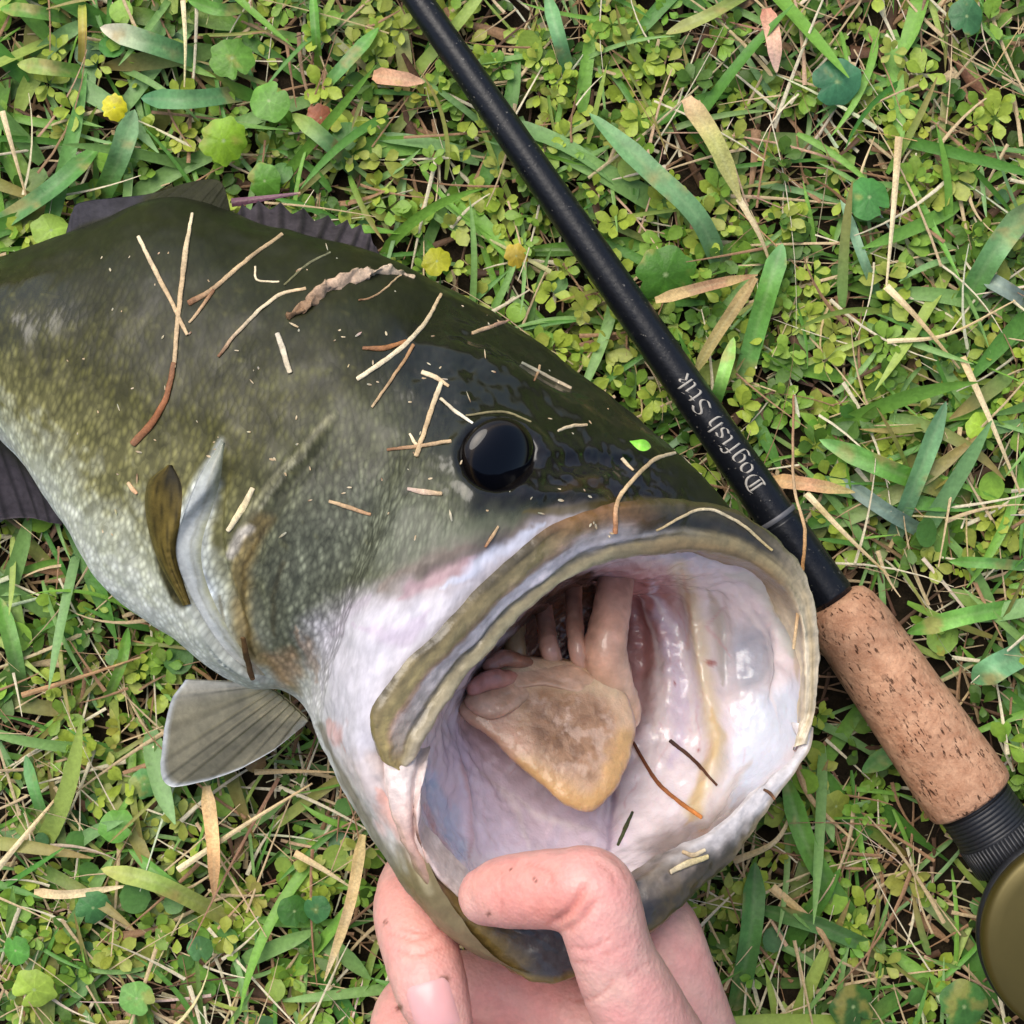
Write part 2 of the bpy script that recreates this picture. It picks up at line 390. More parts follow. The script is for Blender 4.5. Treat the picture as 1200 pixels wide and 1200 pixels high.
# dark crown, wet blue-black plates round the eye
fill([(440,400),(520,340),(650,420),(760,500),(810,560),(800,590),(720,590),(640,580),(540,560),(480,490)], lin(27,28,22), 40, .8)
fill([(620,520),(690,515),(760,540),(795,570),(760,592),(690,585),(630,590),(560,600),(560,570)], lin(30,28,30), 14, .9)
stroke([(615,600),(660,600),(720,590),(800,588)], lin(96,84,46), 11, .8, .7, True)
stroke([(640,535),(690,528),(740,535)], lin(14,13,14), 5, .7, .9)
stroke([(610,570),(650,560),(700,575)], lin(14,13,14), 4, .7, .8)
stroke([(660,575),(690,562),(712,580)], lin(66,52,34), 9, .8, .6)
# dark flecks and lateral band
for k in range(260):
    c0 = np.array([RNG.uniform(0, 440), RNG.uniform(330, 640)]); m = np.linalg.norm((pq - c0) / np.array([RNG.uniform(4, 8), RNG.uniform(3, 6)]), axis=1)
    dk = RNG.random() < .6; C = mixc(C, smooth(1, .3, m) * .28 * nearside * scalem, lin(28,28,14) if dk else lin(120,116,66))
# sculpted lines
carve([(400,478),(352,530),(318,566),(290,606),(276,645)], 7, .06); carve([(410,490),(362,545),(330,585),(306,630),(300,690),(320,760)], 7, -.06)
step([(264,510),(257,560),(216,610),(208,650),(228,705),(262,760),(330,812)][::-1], 4, .22)
carve([(262,520),(262,560),(256,620),(268,690),(300,760)], 5, -.12)
carve([(470,690),(540,660),(620,625)], 12, -.10); carve([(400,760),(440,740),(500,720)], 20, .08)
carve([(640,548),(690,540),(750,548)], 9, -.10); carve([(600,590),(650,580),(720,585)], 8, .1); carve([(660,565),(715,560)], 7, .08)
carve([(385,840),(420,900),(450,950)], 16, .1); carve([(430,900),(460,950),(490,985)], 9, -.12)
carve([(480,400),(560,420),(640,460),(720,500)], 16, .1); carve([(520,380),(600,420),(680,465)], 9, -.08)
d_eye = np.linalg.norm((px - np.array([583, 537])) / np.array([46, 41]), axis=1)
Dsp += CM * (.07 * np.exp(-((d_eye - 1.15) / .2) ** 2) - .55 * smooth(1.0, .55, d_eye)) * nearside
C = mixc(C, smooth(1.25, 1.0, d_eye) * nearside, lin(20,17,15))
Dsp += (fbm(V * 400, 3) - .5) * .0005 * smooth(8, 9, U) + (fbm(V * 120, 2) - .5) * .0014
wet = smooth(25, -25, dpoly(pq, [(430,420),(520,350),(640,430),(770,510),(800,590),(690,590),(560,610),(470,500)])) + smooth(20, -20, dpoly(pq, [(-20,300),(60,320),(90,370),(20,420),(-20,420)]))
wet = np.clip(wet, 0, 1); wz = smooth(20, -20, dpoly(px, [(600,520),(690,505),(790,560),(800,590),(690,592),(600,605)]))
Dsp += wz * (fbm(V * 260 + 9, 3) - .5) * .0017 + smooth(30, -30, dpoly(px, [(440,400),(540,360),(650,440),(560,480),(480,470)])) * (fbm(V * 200 + 3, 3) - .5) * .0012
V = V + Nn * Dsp[:, None]
# nostril pits near the snout
body = mk('body', V, F, M_skin, fish, C, {'skinuv': skinuv, 'scalemask': scalem, 'cheekmask': cheekm, 'wet': wet})
bodyVF = (V, F)

# lips: bands swept from an outer to an inner curve
def band(name, outer, inner, prof, colf, ns=260, nt_=40, m=M_lip, lab=None):
    n = len(outer); ts = np.linspace(0, n - 1, ns); A = cr(PA(outer), ts); B = cr(PA(inner), ts)
    t = np.linspace(0, 1, nt_); s = ts / (n - 1)
    tan = np.gradient((A + B) / 2, axis=0); ac = B - A
    nn = np.cross(tan, ac); nn /= np.linalg.norm(nn, axis=1)[:, None] + 1e-12; nn *= np.sign(nn[:, 2:3] + 1e-9)
    TT, SS = np.meshgrid(t, s); G = A[:, None] * (1 - t)[None, :, None] + B[:, None] * t[None, :, None]
    G = G + nn[:, None] * (prof(TT, SS) * CM)[..., None]
    V_ = G.reshape(-1, 3); F_ = grid_faces(ns, nt_); Nv = vnormals(V_, F_)
    if Nv[:, 2].mean() < 0: F_ = F_[:, ::-1]; Nv = -Nv
    edge = np.repeat(ac / np.linalg.norm(ac, axis=1)[:, None], nt_, 0); V_ = V_ + Nv * ((fbm(V_ * 500, 3) - .5) * .0008 + (fbm(V_ * 130 + 4, 3) - .5) * .0012)[:, None] + edge * ((fbm(V_ * 140 + 31, 3) - .5) * .0016 * (1 - .5 * TT.ravel()))[:, None]
    c = colf(TT.ravel(), SS.ravel(), V_)
    return mk(name, V_, F_, m, fish, c), V_, F_
up_o = [(468,900,9.2),(444,884,9.45),(437,838,9.8),(470,787,9.9),(515,741,9.7),(560,694,9.3),(610,649,8.8),(660,612,8.35),(720,592,7.6),(780,587,6.8),(840,592,6.05),(900,620,5.5),(943,668,5.0),(958,728,4.8),(961,782,4.8),(956,832,4.8),(944,872,5.0)]
up_i = [(470,901,9.15),(492,892,9.2),(508,870,9.2),(545,815,8.9),(585,765,8.6),(630,716,8.1),(675,687,7.5),(720,668,6.9),(775,660,6.3),(830,660,5.8),(880,672,5.4),(915,698,5.1),(930,730,4.9),(938,765,4.8),(940,800,4.8),(936,840,4.8),(926,878,4.9)]
def up_prof(T, S_):
    left = smooth(.62, .5, S_)
    wv = .16 * (fbm(np.stack([S_.ravel() * 9, S_.ravel() * 0 + 3, S_.ravel() * 0], -1), 3).reshape(S_.shape) - .5); T = T + wv
    en = smooth(.04, .16, S_); h = .1 * np.exp(-((T - .24) / .2) ** 2) * left + (.03 + .05 * en) * np.exp(-((T - .8) / .12) ** 2) - .07 * np.exp(-((T - .62) / .04) ** 2) * left * en
    h += .12 * (1 - left) * np.sin(np.pi * T)
    T = T - wv; h -= .12 * smooth(.06, 0, T) + .75 * smooth(.74, 1, T) ** 2; h += .2 * np.exp(-((S_ - .975) / .018) ** 2)
    return h * (1 - .6 * smooth(.75, .85, S_))
def up_col(T, S_, V_):
    n = fbm(V_ * 350, 4) - .5; st = fbm(np.stack([T * 14, S_ * 16, T * 0], -1), 4) - .5; T = T + n * .1 + st * .08 + .16 * (fbm(np.stack([S_ * 9, S_ * 0 + 3, S_ * 0], -1), 3) - .5); left = smooth(.6, .44, S_); far = smooth(.66, .82, S_)
    c = np.tile(lin(148,134,98), (len(T), 1))
    c = mixc(c, smooth(.35, .1, T) * left * .6, lin(116,102,68)); c = mixc(c, smooth(.09, .02, T) * left * .7, lin(60,54,44))
    c = mixc(c, np.exp(-((T - .25) / .1) ** 2) * left * smooth(.35, .1, S_) * .7, lin(168,154,100))
    c = mixc(c, np.exp(-((T - .33) / .06) ** 2) * left * smooth(.05, .12, S_) * .7, lin(176,136,116))
    wht = np.exp(-(np.abs(T - .47) / .12) ** 3) * left * smooth(.04, .12, S_); c = mixc(c, np.clip(wht * 1.5, 0, 1) * (.45 + .55 * smooth(.1, .3, S_)), lin(212,203,208))
    c = mixc(c, np.exp(-((T - .625) / .03) ** 2) * left * smooth(.05, .16, S_) * .65, lin(74,66,58))
    c = mixc(c, np.exp(-((T - .8) / .12) ** 2) * left * .7, lin(156,148,120))
    c = mixc(c, smooth(.9, .98, T) * (1 - far), lin(160,136,104))
    mid = smooth(.42, .52, S_) * smooth(.82, .7, S_)
    c = mixc(c, mid * smooth(.6, .4, T) * .9, lin(58,52,34)); c = mixc(c, mid * np.exp(-((T - .36) / .14) ** 2) * .7, lin(42,42,44))
    c = mixc(c, mid * smooth(.55, .8, T) * .8, lin(118,96,64))
    c = mixc(c, far, lin(204,190,164)); c = mixc(c, far * np.exp(-((T - .45) / .2) ** 2) * .6, lin(176,152,104))
    tip = smooth(.05, 0, S_); c = mixc(c, smooth(.16, .02, S_) * smooth(.75, .5, T) * .7, lin(160,138,84)); c = mixc(c, smooth(.25, .1, S_) * smooth(.6, .8, T) * .7, lin(190,176,150)); c = mixc(c, smooth(.38, .46, S_) * smooth(.56, .48, S_) * smooth(.5, .3, T) * .6, lin(150,104,62)); c = mixc(c, smooth(.4, .46, S_) * smooth(.52, .47, S_) * np.exp(-((T - .4) / .14) ** 2), lin(222,208,204))
    return np.clip(c * (1 + n[:, None] * .6 + st[:, None] * .7), 0, 1)
upper, uV, uF = band('upper_jaw', up_o, up_i, up_prof, up_col)
lo_o = [(446,868,8.9),(448,905,9.2),(468,980,9.1),(508,1062,8.6),(565,1120,8.3),(640,1158,8.2),(705,1138,7.9),(765,1094,7.3),(815,1050,6.7),(866,996,6.1),(908,935,5.5),(946,882,5.0),(953,852,4.8)]
lo_i = [(505,880,8.3),(497,918,9.0),(498,985,9.1),(545,1045,8.8),(595,1072,8.5),(650,1080,8.2),(705,1062,7.8),(740,1030,7.2),(783,1002,6.8),(838,972,6.3),(888,922,5.6),(932,880,4.9),(926,846,4.7)]
def lo_prof(T, S_):
    h = .22 * np.sin(np.pi * np.clip(T, 0, 1)) + .15 * np.exp(-((T - .9) / .06) ** 2) * smooth(.45, .3, S_) - .1 * np.exp(-((T - .75) / .07) ** 2) * smooth(.45, .3, S_)
    far = smooth(.6, .75, S_); return h * (1 - .75 * far) - .3 * smooth(.1, 0, T) * (1 - far) - (.7 - .6 * far) * smooth(.93, 1, T)
def lo_col(T, S_, V_):
    n = fbm(V_ * 350, 4) - .5; T = T + n * .14; S2 = S_ + n * .06
    c = np.tile(lin(112,94,52), (len(T), 1))
    c = mixc(c, smooth(.23, .1, S2), lin(220,204,198)); c = mixc(c, np.exp(-((S2 - .17) / .05) ** 2) * .5, lin(224,170,154))
    c = mixc(c, np.exp(-((T - .45) / .3) ** 2) * smooth(.45, .36, S2) * smooth(.22, .3, S2) * .8, lin(128,106,56))
    pad = smooth(.3, .4, S2 + .1 * (T - .5)) * smooth(.12, .26, T); c = mixc(c, pad * smooth(.66, .6, S2), lin(64,61,63))
    mo = fbm(V_ * 220, 4); c = mixc(c, smooth(.56, .63, S2) * smooth(.93, .8, S2), lin(70,62,48)); c = mixc(c, smooth(.56, .63, S2) * smooth(.86, .74, S2) * smooth(.35, .6, T) * smooth(.35, .6, mo), lin(136,126,120)); c = mixc(c, smooth(.56, .63, S2) * smooth(.45, .62, mo) * .5, lin(96,80,46))
    c = mixc(c, smooth(.68, .84, S2 + (T - .5) * .15), lin(206,200,200)); c = mixc(c, smooth(.7, .8, S2) * smooth(.3, .05, T) * .7, lin(150,132,96))
    c = mixc(c, smooth(.86, .92, T) * smooth(.42, .3, S2), lin(206,190,186))
    return np.clip(c * (1 + n[:, None] * .6), 0, 1)
lower, lV, lF = band('lower_jaw', lo_o, lo_i, lo_prof, lo_col)

# mouth lining
m0 = [(830,628,4.9),(765,632,5.5),(684,645,6.5),(616,688,7.5),(560,752,8.1),(500,830,8.4),(474,888,8.2),(488,955,8.7),(562,1068,8.5),(650,1095,7.9),(745,1044,7.0),(838,975,6.05),(938,884,4.85),(948,780,4.6),(944,700,4.3),(892,642,4.6)]
m1 = [(812,668,4.3),(758,674,4.4),(695,672,4.6),(630,710,4.8),(573,768,5.2),(526,838,6.0),(522,905,6.6),(520,960,6.7),(572,1032,6.5),(650,1052,6.1),(735,1008,5.5),(815,955,4.8),(885,872,3.6),(902,785,3.2),(885,722,3.2),(852,684,3.6)]
cen = np.array([668, 745, 0])
m2 = [(780,684,3.0),(742,688,3.0),(690,684,2.9),(638,718,2.9),(588,774,3.3),(560,832,4.2),(575,890,4.8),(580,940,5.2),(612,985,5.3),(660,1000,5.1),(715,975,4.7),(775,925,4.0),(818,855,3.1),(832,785,2.5),(822,728,2.4),(802,696,2.6)]
m3 = [(735,702,2.2),(715,704,2.2),(688,698,1.7),(654,724,1.7),(622,762,1.9),(606,800,2.6),(625,835,3.2),(632,870,3.5),(650,895,3.6),(680,900,3.5),(710,885,3.2),(740,850,2.8),(758,805,2.2),(762,762,1.9),(758,730,1.8),(748,708,1.9)]
m4 = [(705,716,1.4),(696,716,1.4),(686,720,1.4),(674,730,1.4),(662,745,1.5),(654,765,1.6),(652,785,1.7),(656,800,1.8),(668,808,1.8),(684,806,1.8),(698,796,1.7),(710,780,1.5),(716,762,1.3),(718,745,1.2),(716,730,1.2),(711,720,1.2)]
m5 = [(690,740,.9)] * 16
MG = np.array([PA(x) for x in (m0, m1, m2, m3, m4, m5)])
ru = np.linspace(0, 5, 150); rv = np.linspace(0, 16, 361)[:-1]
Sm = cr(MG, ru); Sm = np.swapaxes(cr(np.swapaxes(Sm, 0, 1), rv, True), 0, 1)
V = Sm.reshape(-1, 3); F = grid_faces(150, 360, True); Nn = vnormals(V, F)
if Nn[:, 2].mean() < 0: F = F[:, ::-1]; Nn = -Nn
px = PIX(V); wob = np.stack([fbm(V * 250, 4), fbm(V * 250 + 40, 4)], -1) - .5; pq = px + wob * 24; pf = px + wob * 8
nearside = np.ones(len(V)); Dsp = np.zeros(len(V)); C = np.tile(lin(222,208,210), (len(V), 1))
fill([(640,690),(700,670),(790,660),(800,720),(770,800),(740,860),(700,900),(600,850),(600,760)], lin(186,140,132), 26, .95)
fill([(700,675),(760,662),(785,680),(775,740),(750,790),(735,740),(725,700)], lin(186,128,124), 16, .8)
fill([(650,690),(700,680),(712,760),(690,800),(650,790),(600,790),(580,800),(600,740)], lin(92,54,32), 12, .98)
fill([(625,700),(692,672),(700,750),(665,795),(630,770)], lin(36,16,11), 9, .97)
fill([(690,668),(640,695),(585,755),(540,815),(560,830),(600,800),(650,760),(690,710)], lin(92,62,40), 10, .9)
stroke([(765,690),(790,760),(800,840),(790,900)], lin(206,190,206), 26, .9, .8, True, pq)
stroke([(795,665),(818,720),(826,790),(836,850),(840,900),(812,950)], lin(214,196,166), 17, .8, .85, False, pf)
stroke([(836,840),(840,870),(826,910),(808,965)], lin(204,174,120), 16, .9, .65, True, pq)
stroke([(830,690),(842,740),(846,800)], lin(150,138,110), 10, .8, .6, True, pf)
fill([(856,735),(885,730),(902,765),(895,810),(868,815),(852,780)], lin(166,168,180), 20, .9)
stroke([(850,672),(880,680),(915,720),(930,770)], lin(196,196,186), 18, .8, .8, True, pf)
stroke([(900,700),(930,745),(935,800)], lin(190,164,110), 7, .8, .5, True, pf)
fill([(870,830),(930,800),(945,850),(900,910),(850,950),(860,890)], lin(206,216,232), 14, .8)
stroke([(880,890),(850,930),(820,975)], lin(196,180,170), 12, .8, .6, True)
fill([(500,880),(560,850),(640,920),(720,960),(716,1000),(560,1010),(510,960)], lin(214,194,208), 22, .9)
stroke([(502,915),(520,950),(540,1005)], lin(184,196,222), 16, .8, .8, False, pq)
stroke([(538,890),(545,940),(553,1005)], lin(196,160,166), 4, .8, .8)
stroke([(722,900),(716,950),(712,1000)], lin(160,140,160), 5, .8, .7)
stroke([(500,945),(515,985),(545,1035)], lin(206,140,132), 7, .8, .6)
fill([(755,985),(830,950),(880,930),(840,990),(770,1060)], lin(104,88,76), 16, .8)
stroke([(800,670),(812,720),(806,760)], lin(196,150,120), 5, .9, .5)
for c0, rr in [((835,777),4),((790,802),2),((818,880),2)]:
    C = mixc(C, smooth(rr * 1.5, rr * .6, np.linalg.norm(pf - np.array(c0), axis=1)) * .8, lin(150,60,50))
for k in range(16):
    x0, y0 = RNG.uniform(560, 880), RNG.uniform(700, 960); q = [(x0, y0)]
    for _ in range(4): q.append((q[-1][0] + RNG.uniform(-14, 14), q[-1][1] + RNG.uniform(8, 26)))
    stroke(q, lin(196,130,136), RNG.uniform(1.2, 2.4), .9, RNG.uniform(.2, .45), True)
for q in ([(750,700),(770,760),(772,830),(760,900)], [(760,690),(800,760),(815,860)], [(600,930),(640,960),(700,975)], [(560,900),(600,940),(620,1000)], [(860,690),(900,760),(910,840)]):
    stroke(q, lin(236,224,222), 7, .9, .5, True)
dt = np.linalg.norm(px - np.array([668, 745]), axis=1)
carve([(795,665),(818,720),(826,790),(836,850),(838,900),(812,950)], 13, .32); carve([(765,690),(785,780),(780,880)], 12, .14)
carve([(840,690),(846,760),(848,830)], 9, -.18); carve([(868,745),(880,775),(878,805)], 22, -.2); carve([(905,720),(915,780),(905,840)], 9, .2)
carve([(740,690),(752,760),(748,850)], 9, -.16); carve([(538,890),(545,940),(553,1005)], 5, .1); carve([(722,880),(714,950),(710,1000)], 7, -.18)
carve([(860,860),(850,920),(810,980)], 9, -.15)
Dsp += ((fbm(V * 180, 3) - .5) * .0024 + (fbm(V * 420 + 3, 3) - .5) * .0008) * smooth(0, .6, np.repeat(ru, 360))
V = V + Nn * Dsp[:, None]
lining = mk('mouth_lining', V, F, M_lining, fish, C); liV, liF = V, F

# tongue
def blob(name, outline, h0, h1, mat_, colf, tip_h=None, n=160, rings=40, parent=fish, thick=.5):
    """thick pad: outline in pixels, rim height function and dome"""
    oc = cr(np.array(outline, float), np.linspace(0, len(outline), n + 1)[:-1], True)
    c = oc.mean(0); V_ = []; 
    rr = np.concatenate([np.linspace(0.0005, 1, rings), np.linspace(.97, .1, 8)])
    for k, r in enumerate(rr):
        q = oc.copy(); q[:, :2] = c[:2] + (oc[:, :2] - c[:2]) * r; q[:, 2] = c[2] + (oc[:, 2] - c[2]) * r
        if k < rings: q[:, 2] += thick * np.sqrt(np.clip(1 - r ** 4, 0, 1))
        else: q[:, 2] -= thick * np.sqrt(1 - r ** 2) * .8
        V_.append(PA(q))
    V_ = np.vstack(V_); F_ = grid_faces(len(rr), n, True); Nv = vnormals(V_, F_)
    if Nv[:rings * n // 2, 2].mean() < 0: F_ = F_[:, ::-1]; Nv = -Nv
    R_ = np.repeat(np.where(np.arange(len(rr)) < rings, rr, 1), n)
    V_ = V_ + Nv * ((fbm(V_ * 220, 4) - .5) * .0012)[:, None]
    return mk(name, V_, F_, mat_, parent, colf(V_, R_)), V_, F_
def tcol(V_, R_):
    p = PIX(V_); n = fbm(V_ * 300, 4) - .5; q = p + n[:, None] * 26
    c = np.tile(lin(214,176,142), (len(V_), 1))
    d = dpoly(q, [(615,815),(650,806),(700,812),(726,835),(722,880),(690,915),(650,905),(620,870),(605,835)])
    c = mixc(c, smooth(22, -22, d) * .85, lin(158,118,86)); m = fbm(V_ * 600, 4); c = mixc(c, smooth(.42, .68, m) * smooth(8, -20, d) * .6, lin(120,86,60)); m2_ = fbm(V_ * 420 + 50, 4); c = mixc(c, smooth(.54, .66, m2_) * smooth(8, -14, d) * .5, lin(214,184,164)); e, _ = dline(q, [(650,790),(715,806),(735,845),(734,885)]); c = mixc(c, smooth(14, 3, e) * .6, lin(222,190,158))
    e, _ = dline(q, [(560,850),(620,905),(680,945),(720,920),(738,870)]); c = mixc(c, smooth(24, 3, e) * .8, lin(208,162,98))
    e, _ = dline(q, [(545,835),(580,850),(600,870)]); c = mixc(c, smooth(34, 6, e) * .8, lin(218,172,144))
    e, _ = dline(q, [(600,788),(660,800),(715,810)]); c = mixc(c, smooth(14, 4, e) * .6, lin(206,176,140))
    return c
foldc = lambda V_, R_: np.clip(np.tile(lin(204,164,136), (len(V_), 1)) * (1 + (fbm(V_ * 350, 4) - .5)[:, None] * .8), 0, 1)
blob('throat_fold', [(560,790,4.9),(600,772,4.4),(650,770,4.1),(690,782,4.2),(722,800,4.3),(700,818,4.6),(640,806,4.8),(590,808,5.1)], 0, 0, M_arch, foldc, thick=.3)
blob('throat_fold', [(545,822,5.4),(566,800,5.0),(600,796,4.9),(622,812,5.0),(600,836,5.4),(570,842,5.5)], 0, 0, M_arch, foldc, thick=.3)
tongue, tV, tF = blob('tongue', [(592,770,4.6),(655,772,4.3),(716,790,4.3),(742,832,4.5),(741,878,4.9),(722,922,5.4),(694,950,5.7),(662,943,5.8),(625,912,5.7),(582,872,5.5),(538,833,5.3),(560,800,5.0)], 0, 0, M_tongue, tcol, thick=.3)

# tubes
def tube_mesh(pts, rad, nseg=60, nr=16, flat=1.0, up=None):
    pts = np.asarray(pts, float); n = len(pts); ts = np.linspace(0, n - 1, nseg); c = cr(pts, ts)
    r = np.interp(ts, np.arange(n), rad); tan = np.gradient(c, axis=0); tan /= np.linalg.norm(tan, axis=1)[:, None] + 1e-12
    u0 = np.array([0, 0, 1.0]) if up is None else np.asarray(up, float)
    U0 = u0[None] - (tan @ u0)[:, None] * tan
    bad = np.linalg.norm(U0, axis=1) < .15
    if bad.any(): U0[bad] = np.array([0, 1.0, 0]) - tan[bad, 1:2] * tan[bad]
    U0 /= np.linalg.norm(U0, axis=1)[:, None]; B0 = np.cross(tan, U0)
    a = np.linspace(0, 2 * np.pi, nr + 1)[:-1]
    G = c[:, None] + r[:, None, None] * (np.cos(a)[None, :, None] * B0[:, None] + flat * np.sin(a)[None, :, None] * U0[:, None])
    # round caps
    e0 = []; e1 = []
    for f in (.95, .75, .45, .05):
        s = math.sqrt(1 - f * f)
        e0.append(c[0] - tan[0] * r[0] * f * min(1, flat) + (G[0] - c[0]) * s)
    for f in (.45, .75, .95):
        e1.append(c[-1] + tan[-1] * r[-1] * f * min(1, flat) + (G[-1] - c[-1]) * math.sqrt(1 - f * f))
    G = np.concatenate([np.array(e0)[:3], G, np.array(e1)]); k = len(G); V_ = G.reshape(-1, 3); F_ = grid_faces(k, nr, True)
    V_ = np.vstack([V_, G[0].mean(0), G[-1].mean(0)]); a0 = len(V_) - 2
    cap0 = np.stack([np.full(nr, a0), (np.arange(nr) + 1) % nr, np.arange(nr), np.arange(nr)], -1)
    F_ = [tuple(x) for x in F_]
    j = (k - 1) * nr
    tri = [(a0, (i + 1) % nr, i) for i in range(nr)] + [(a0 + 1, j + i, j + (i + 1) % nr) for i in range(nr)]
    tt = np.concatenate([[0] * 3, np.linspace(0, 1, nseg), [1] * 3]); T = np.concatenate([np.repeat(tt, nr), [0, 1]])
    return V_, F_, tri, T
def tri_of(Fq, tri): 
    Fq = np.array(Fq); return np.vstack([Fq[:, [0, 1, 2]], Fq[:, [0, 2, 3]], np.array(tri)]) if len(tri) else np.vstack([Fq[:, [0, 1, 2]], Fq[:, [0, 2, 3]]])
def tube(name, pix, radpx, mat_, colf, parent=None, nseg=60, nr=16, flat=1.0, rough=0):
    pts = PA(pix); rad = [r * FRAME / 1200 * (CAM_H - p[2] * CM) / CAM_H for r, p in zip(radpx, pix)]
    V_, Fq, tri, T = tube_mesh(pts, rad, nseg, nr, flat)
    if rough: V_ = V_ + (np.stack([fbm(V_ * 500 + k * 9, 3) for k in range(3)], -1) - .5) * rough
    F_ = tri_of(Fq, tri)
    return mk(name, V_, F_, mat_, parent, colf(T, V_))
def ccol(*cs):
    cs = [lin(*c) for c in cs]
    def f(T, V_): 
        n = fbm(V_ * 400, 3) - .5
        return np.clip(pw(np.array(cs), T * (len(cs) - 1)) * (1 + .9 * n[:, None]), 0, 1)
    return f
archc = ccol((176,128,108), (196,150,128), (206,164,142))
tube('gill_arch', [(634,684,2.6),(640,735,3.7),(645,764,4.3),(656,800,3.7)], [10,11,12,9], M_arch, archc, fish, rough=.0006)
tube('gill_arch', [(673,664,2.6),(673,725,3.8),(678,765,4.4),(690,806,3.7)], [9,10,11,11], M_arch, archc, fish, rough=.0006)
tube('gill_arch', [(726,655,3.4),(716,720,4.1),(710,770,4.4),(726,836,3.6)], [20,23,26,26], M_arch, ccol((186,140,124),(204,158,136),(214,174,140)), fish, rough=.0007)
tube('gill_arch', [(604,722,3.6),(604,764,4.3),(618,806,3.9)], [12,13,11], M_arch, ccol((140,112,76),(172,142,104)), fish, rough=.0007)
tube('gill_arch', [(556,806,5.4),(580,796,5.3),(620,800,4.4)], [11,12,9], M_arch, ccol((206,146,132),(176,116,96)), fish, rough=.0007)
tube('gill_arch', [(575,780,5.2),(596,772,5.0),(640,790,4.0)], [9,10,8], M_arch, ccol((156,110,92),(140,92,64)), fish, rough=.0007)

# eye
ep = P(583, 537, 7.82)
def sphere(name, c, r, mat_, parent, colf, sc=(1,1,1), nu_=48, nv_=64, rot=None):
    th = np.linspace(.001, np.pi - .001, nu_); ph = np.linspace(0, 2 * np.pi, nv_ + 1)[:-1]
    T_, Q = np.meshgrid(th, ph, indexing='ij')
    D = np.stack([np.sin(T_) * np.cos(Q), np.sin(T_) * np.sin(Q), np.cos(T_)], -1).reshape(-1, 3)
    L = D * np.array(sc) * r
    if rot is not None: L = L @ np.array(rot.to_matrix()).T
    F_ = grid_faces(nu_, nv_, True)
    V_ = c + L
    if (vnormals(V_, F_) * L).sum() < 0: F_ = F_[:, ::-1]
    return mk(name, V_, F_, mat_, parent, colf(D))
def eyec(D):
    r = np.hypot(D[:, 0] - .05, D[:, 1]); c = np.tile(lin(22,18,16), (len(D), 1)); c = mixc(c, smooth(.84, .78, r), lin(5,6,12)); 
    return mixc(c, np.exp(-((r - .84) / .025) ** 2) * .35, lin(60,48,28))
eq = Vector((.36, -.22, .85)).to_track_quat('Z', 'Y')
eye = sphere('eye', ep, .0080, M_eye, fish, eyec, (1.06, 1.0, .45), rot=eq)

# fins: fan between a base line and an outer edge, with raised rays
def fin(name, base, edge, nrays, colf, ns=200, nt_=40, amp=.03, thick=.03, serr=0, mat_=M_fin):
    ts = np.linspace(0, 1, ns); A = cr(PA(base), ts * (len(base) - 1)); B = cr(PA(edge), ts * (len(edge) - 1))
    t = np.linspace(0, 1, nt_)
    if serr:
        f = np.abs(((ts * nrays) % 1) - .5) * 2; B = A + (B - A) * (1 - serr * (1 - f))[:, None]
    G = A[:, None] * (1 - t)[None, :, None] + B[:, None] * t[None, :, None]
    ray = np.maximum(0, np.cos(ts * nrays * 2 * np.pi)) ** 2
    nrm = np.cross(np.gradient(A + B, axis=0), B - A); nrm /= np.linalg.norm(nrm, axis=1)[:, None] + 1e-12; nrm *= np.sign(nrm[:, 2:3] + 1e-9)
    wave = .12 * np.sin(ts * 9)[:, None] * t[None] ** 2
    up = (amp * ray[:, None] * (1 - .5 * t)[None] + wave) * CM
    Gt = G + nrm[:, None] * (up + thick * CM * (1.3 - t)[None])[..., None]; Gb = G + nrm[:, None] * (wave * CM - thick * CM * (1.3 - t)[None])[..., None]
    n0 = ns * nt_; V_ = np.vstack([Gt.reshape(-1, 3), Gb.reshape(-1, 3)]); F0 = grid_faces(ns, nt_)
    idx = np.arange(n0).reshape(ns, nt_); loop = np.concatenate([idx[0], idx[1:, -1], idx[-1, -2::-1], idx[-2:0:-1, 0]])
    l2 = np.roll(loop, -1); side = np.stack([loop, l2, l2 + n0, loop + n0], -1)
    F_ = np.vstack([F0, F0[:, ::-1] + n0, side])
    if vnormals(V_, F_)[:n0, 2].mean() < 0: F_ = F_[:, ::-1]
    TT = np.tile(np.tile(t, ns), 2); SS = np.tile(np.repeat(ts, nt_), 2); RR = np.tile(np.repeat(ray, nt_), 2)
    return mk(name, V_, F_, mat_, fish, colf(TT, SS, RR, V_)), V_, F_
def pelc(T, S_, Rr, V_):
    n = fbm(V_ * 300, 4) - .5; c = np.tile(lin(128,122,100), (len(T), 1)); c = mixc(c, Rr * .5, lin(92,86,66)); 
    c = mixc(c, smooth(.2, 0, S_) * .9, lin(196,192,180)); c = mixc(c, smooth(.93, 1, T), lin(206,210,212)); c = mixc(c, smooth(.88, 1, S_) * .7, lin(200,198,188))
    c = mixc(c, smooth(.3, 0, T) * .6, lin(186,174,136)); return np.clip(c * (1 + n[:, None] * .8), 0, 1)
fin('pelvic_fin', [(305,800,3.6),(330,815,3.6),(360,842,3.4)], [(218,796,2.4),(204,822,2.1),(192,880,1.9),(188,912,1.9),(205,925,1.9),(262,908,2.2),(310,882,2.7),(356,846,3.2)], 9, pelc)
def drkc(T, S_, Rr, V_):
    n = fbm(V_ * 300, 4) - .5; c = np.tile(lin(66,60,64), (len(T), 1)); c = mixc(c, Rr * .6, lin(20,19,20)); c = mixc(c, smooth(.4, 0, T) * .8, lin(36,36,22)); return np.clip(c * (1 + n[:, None] * 1.2), 0, 1)
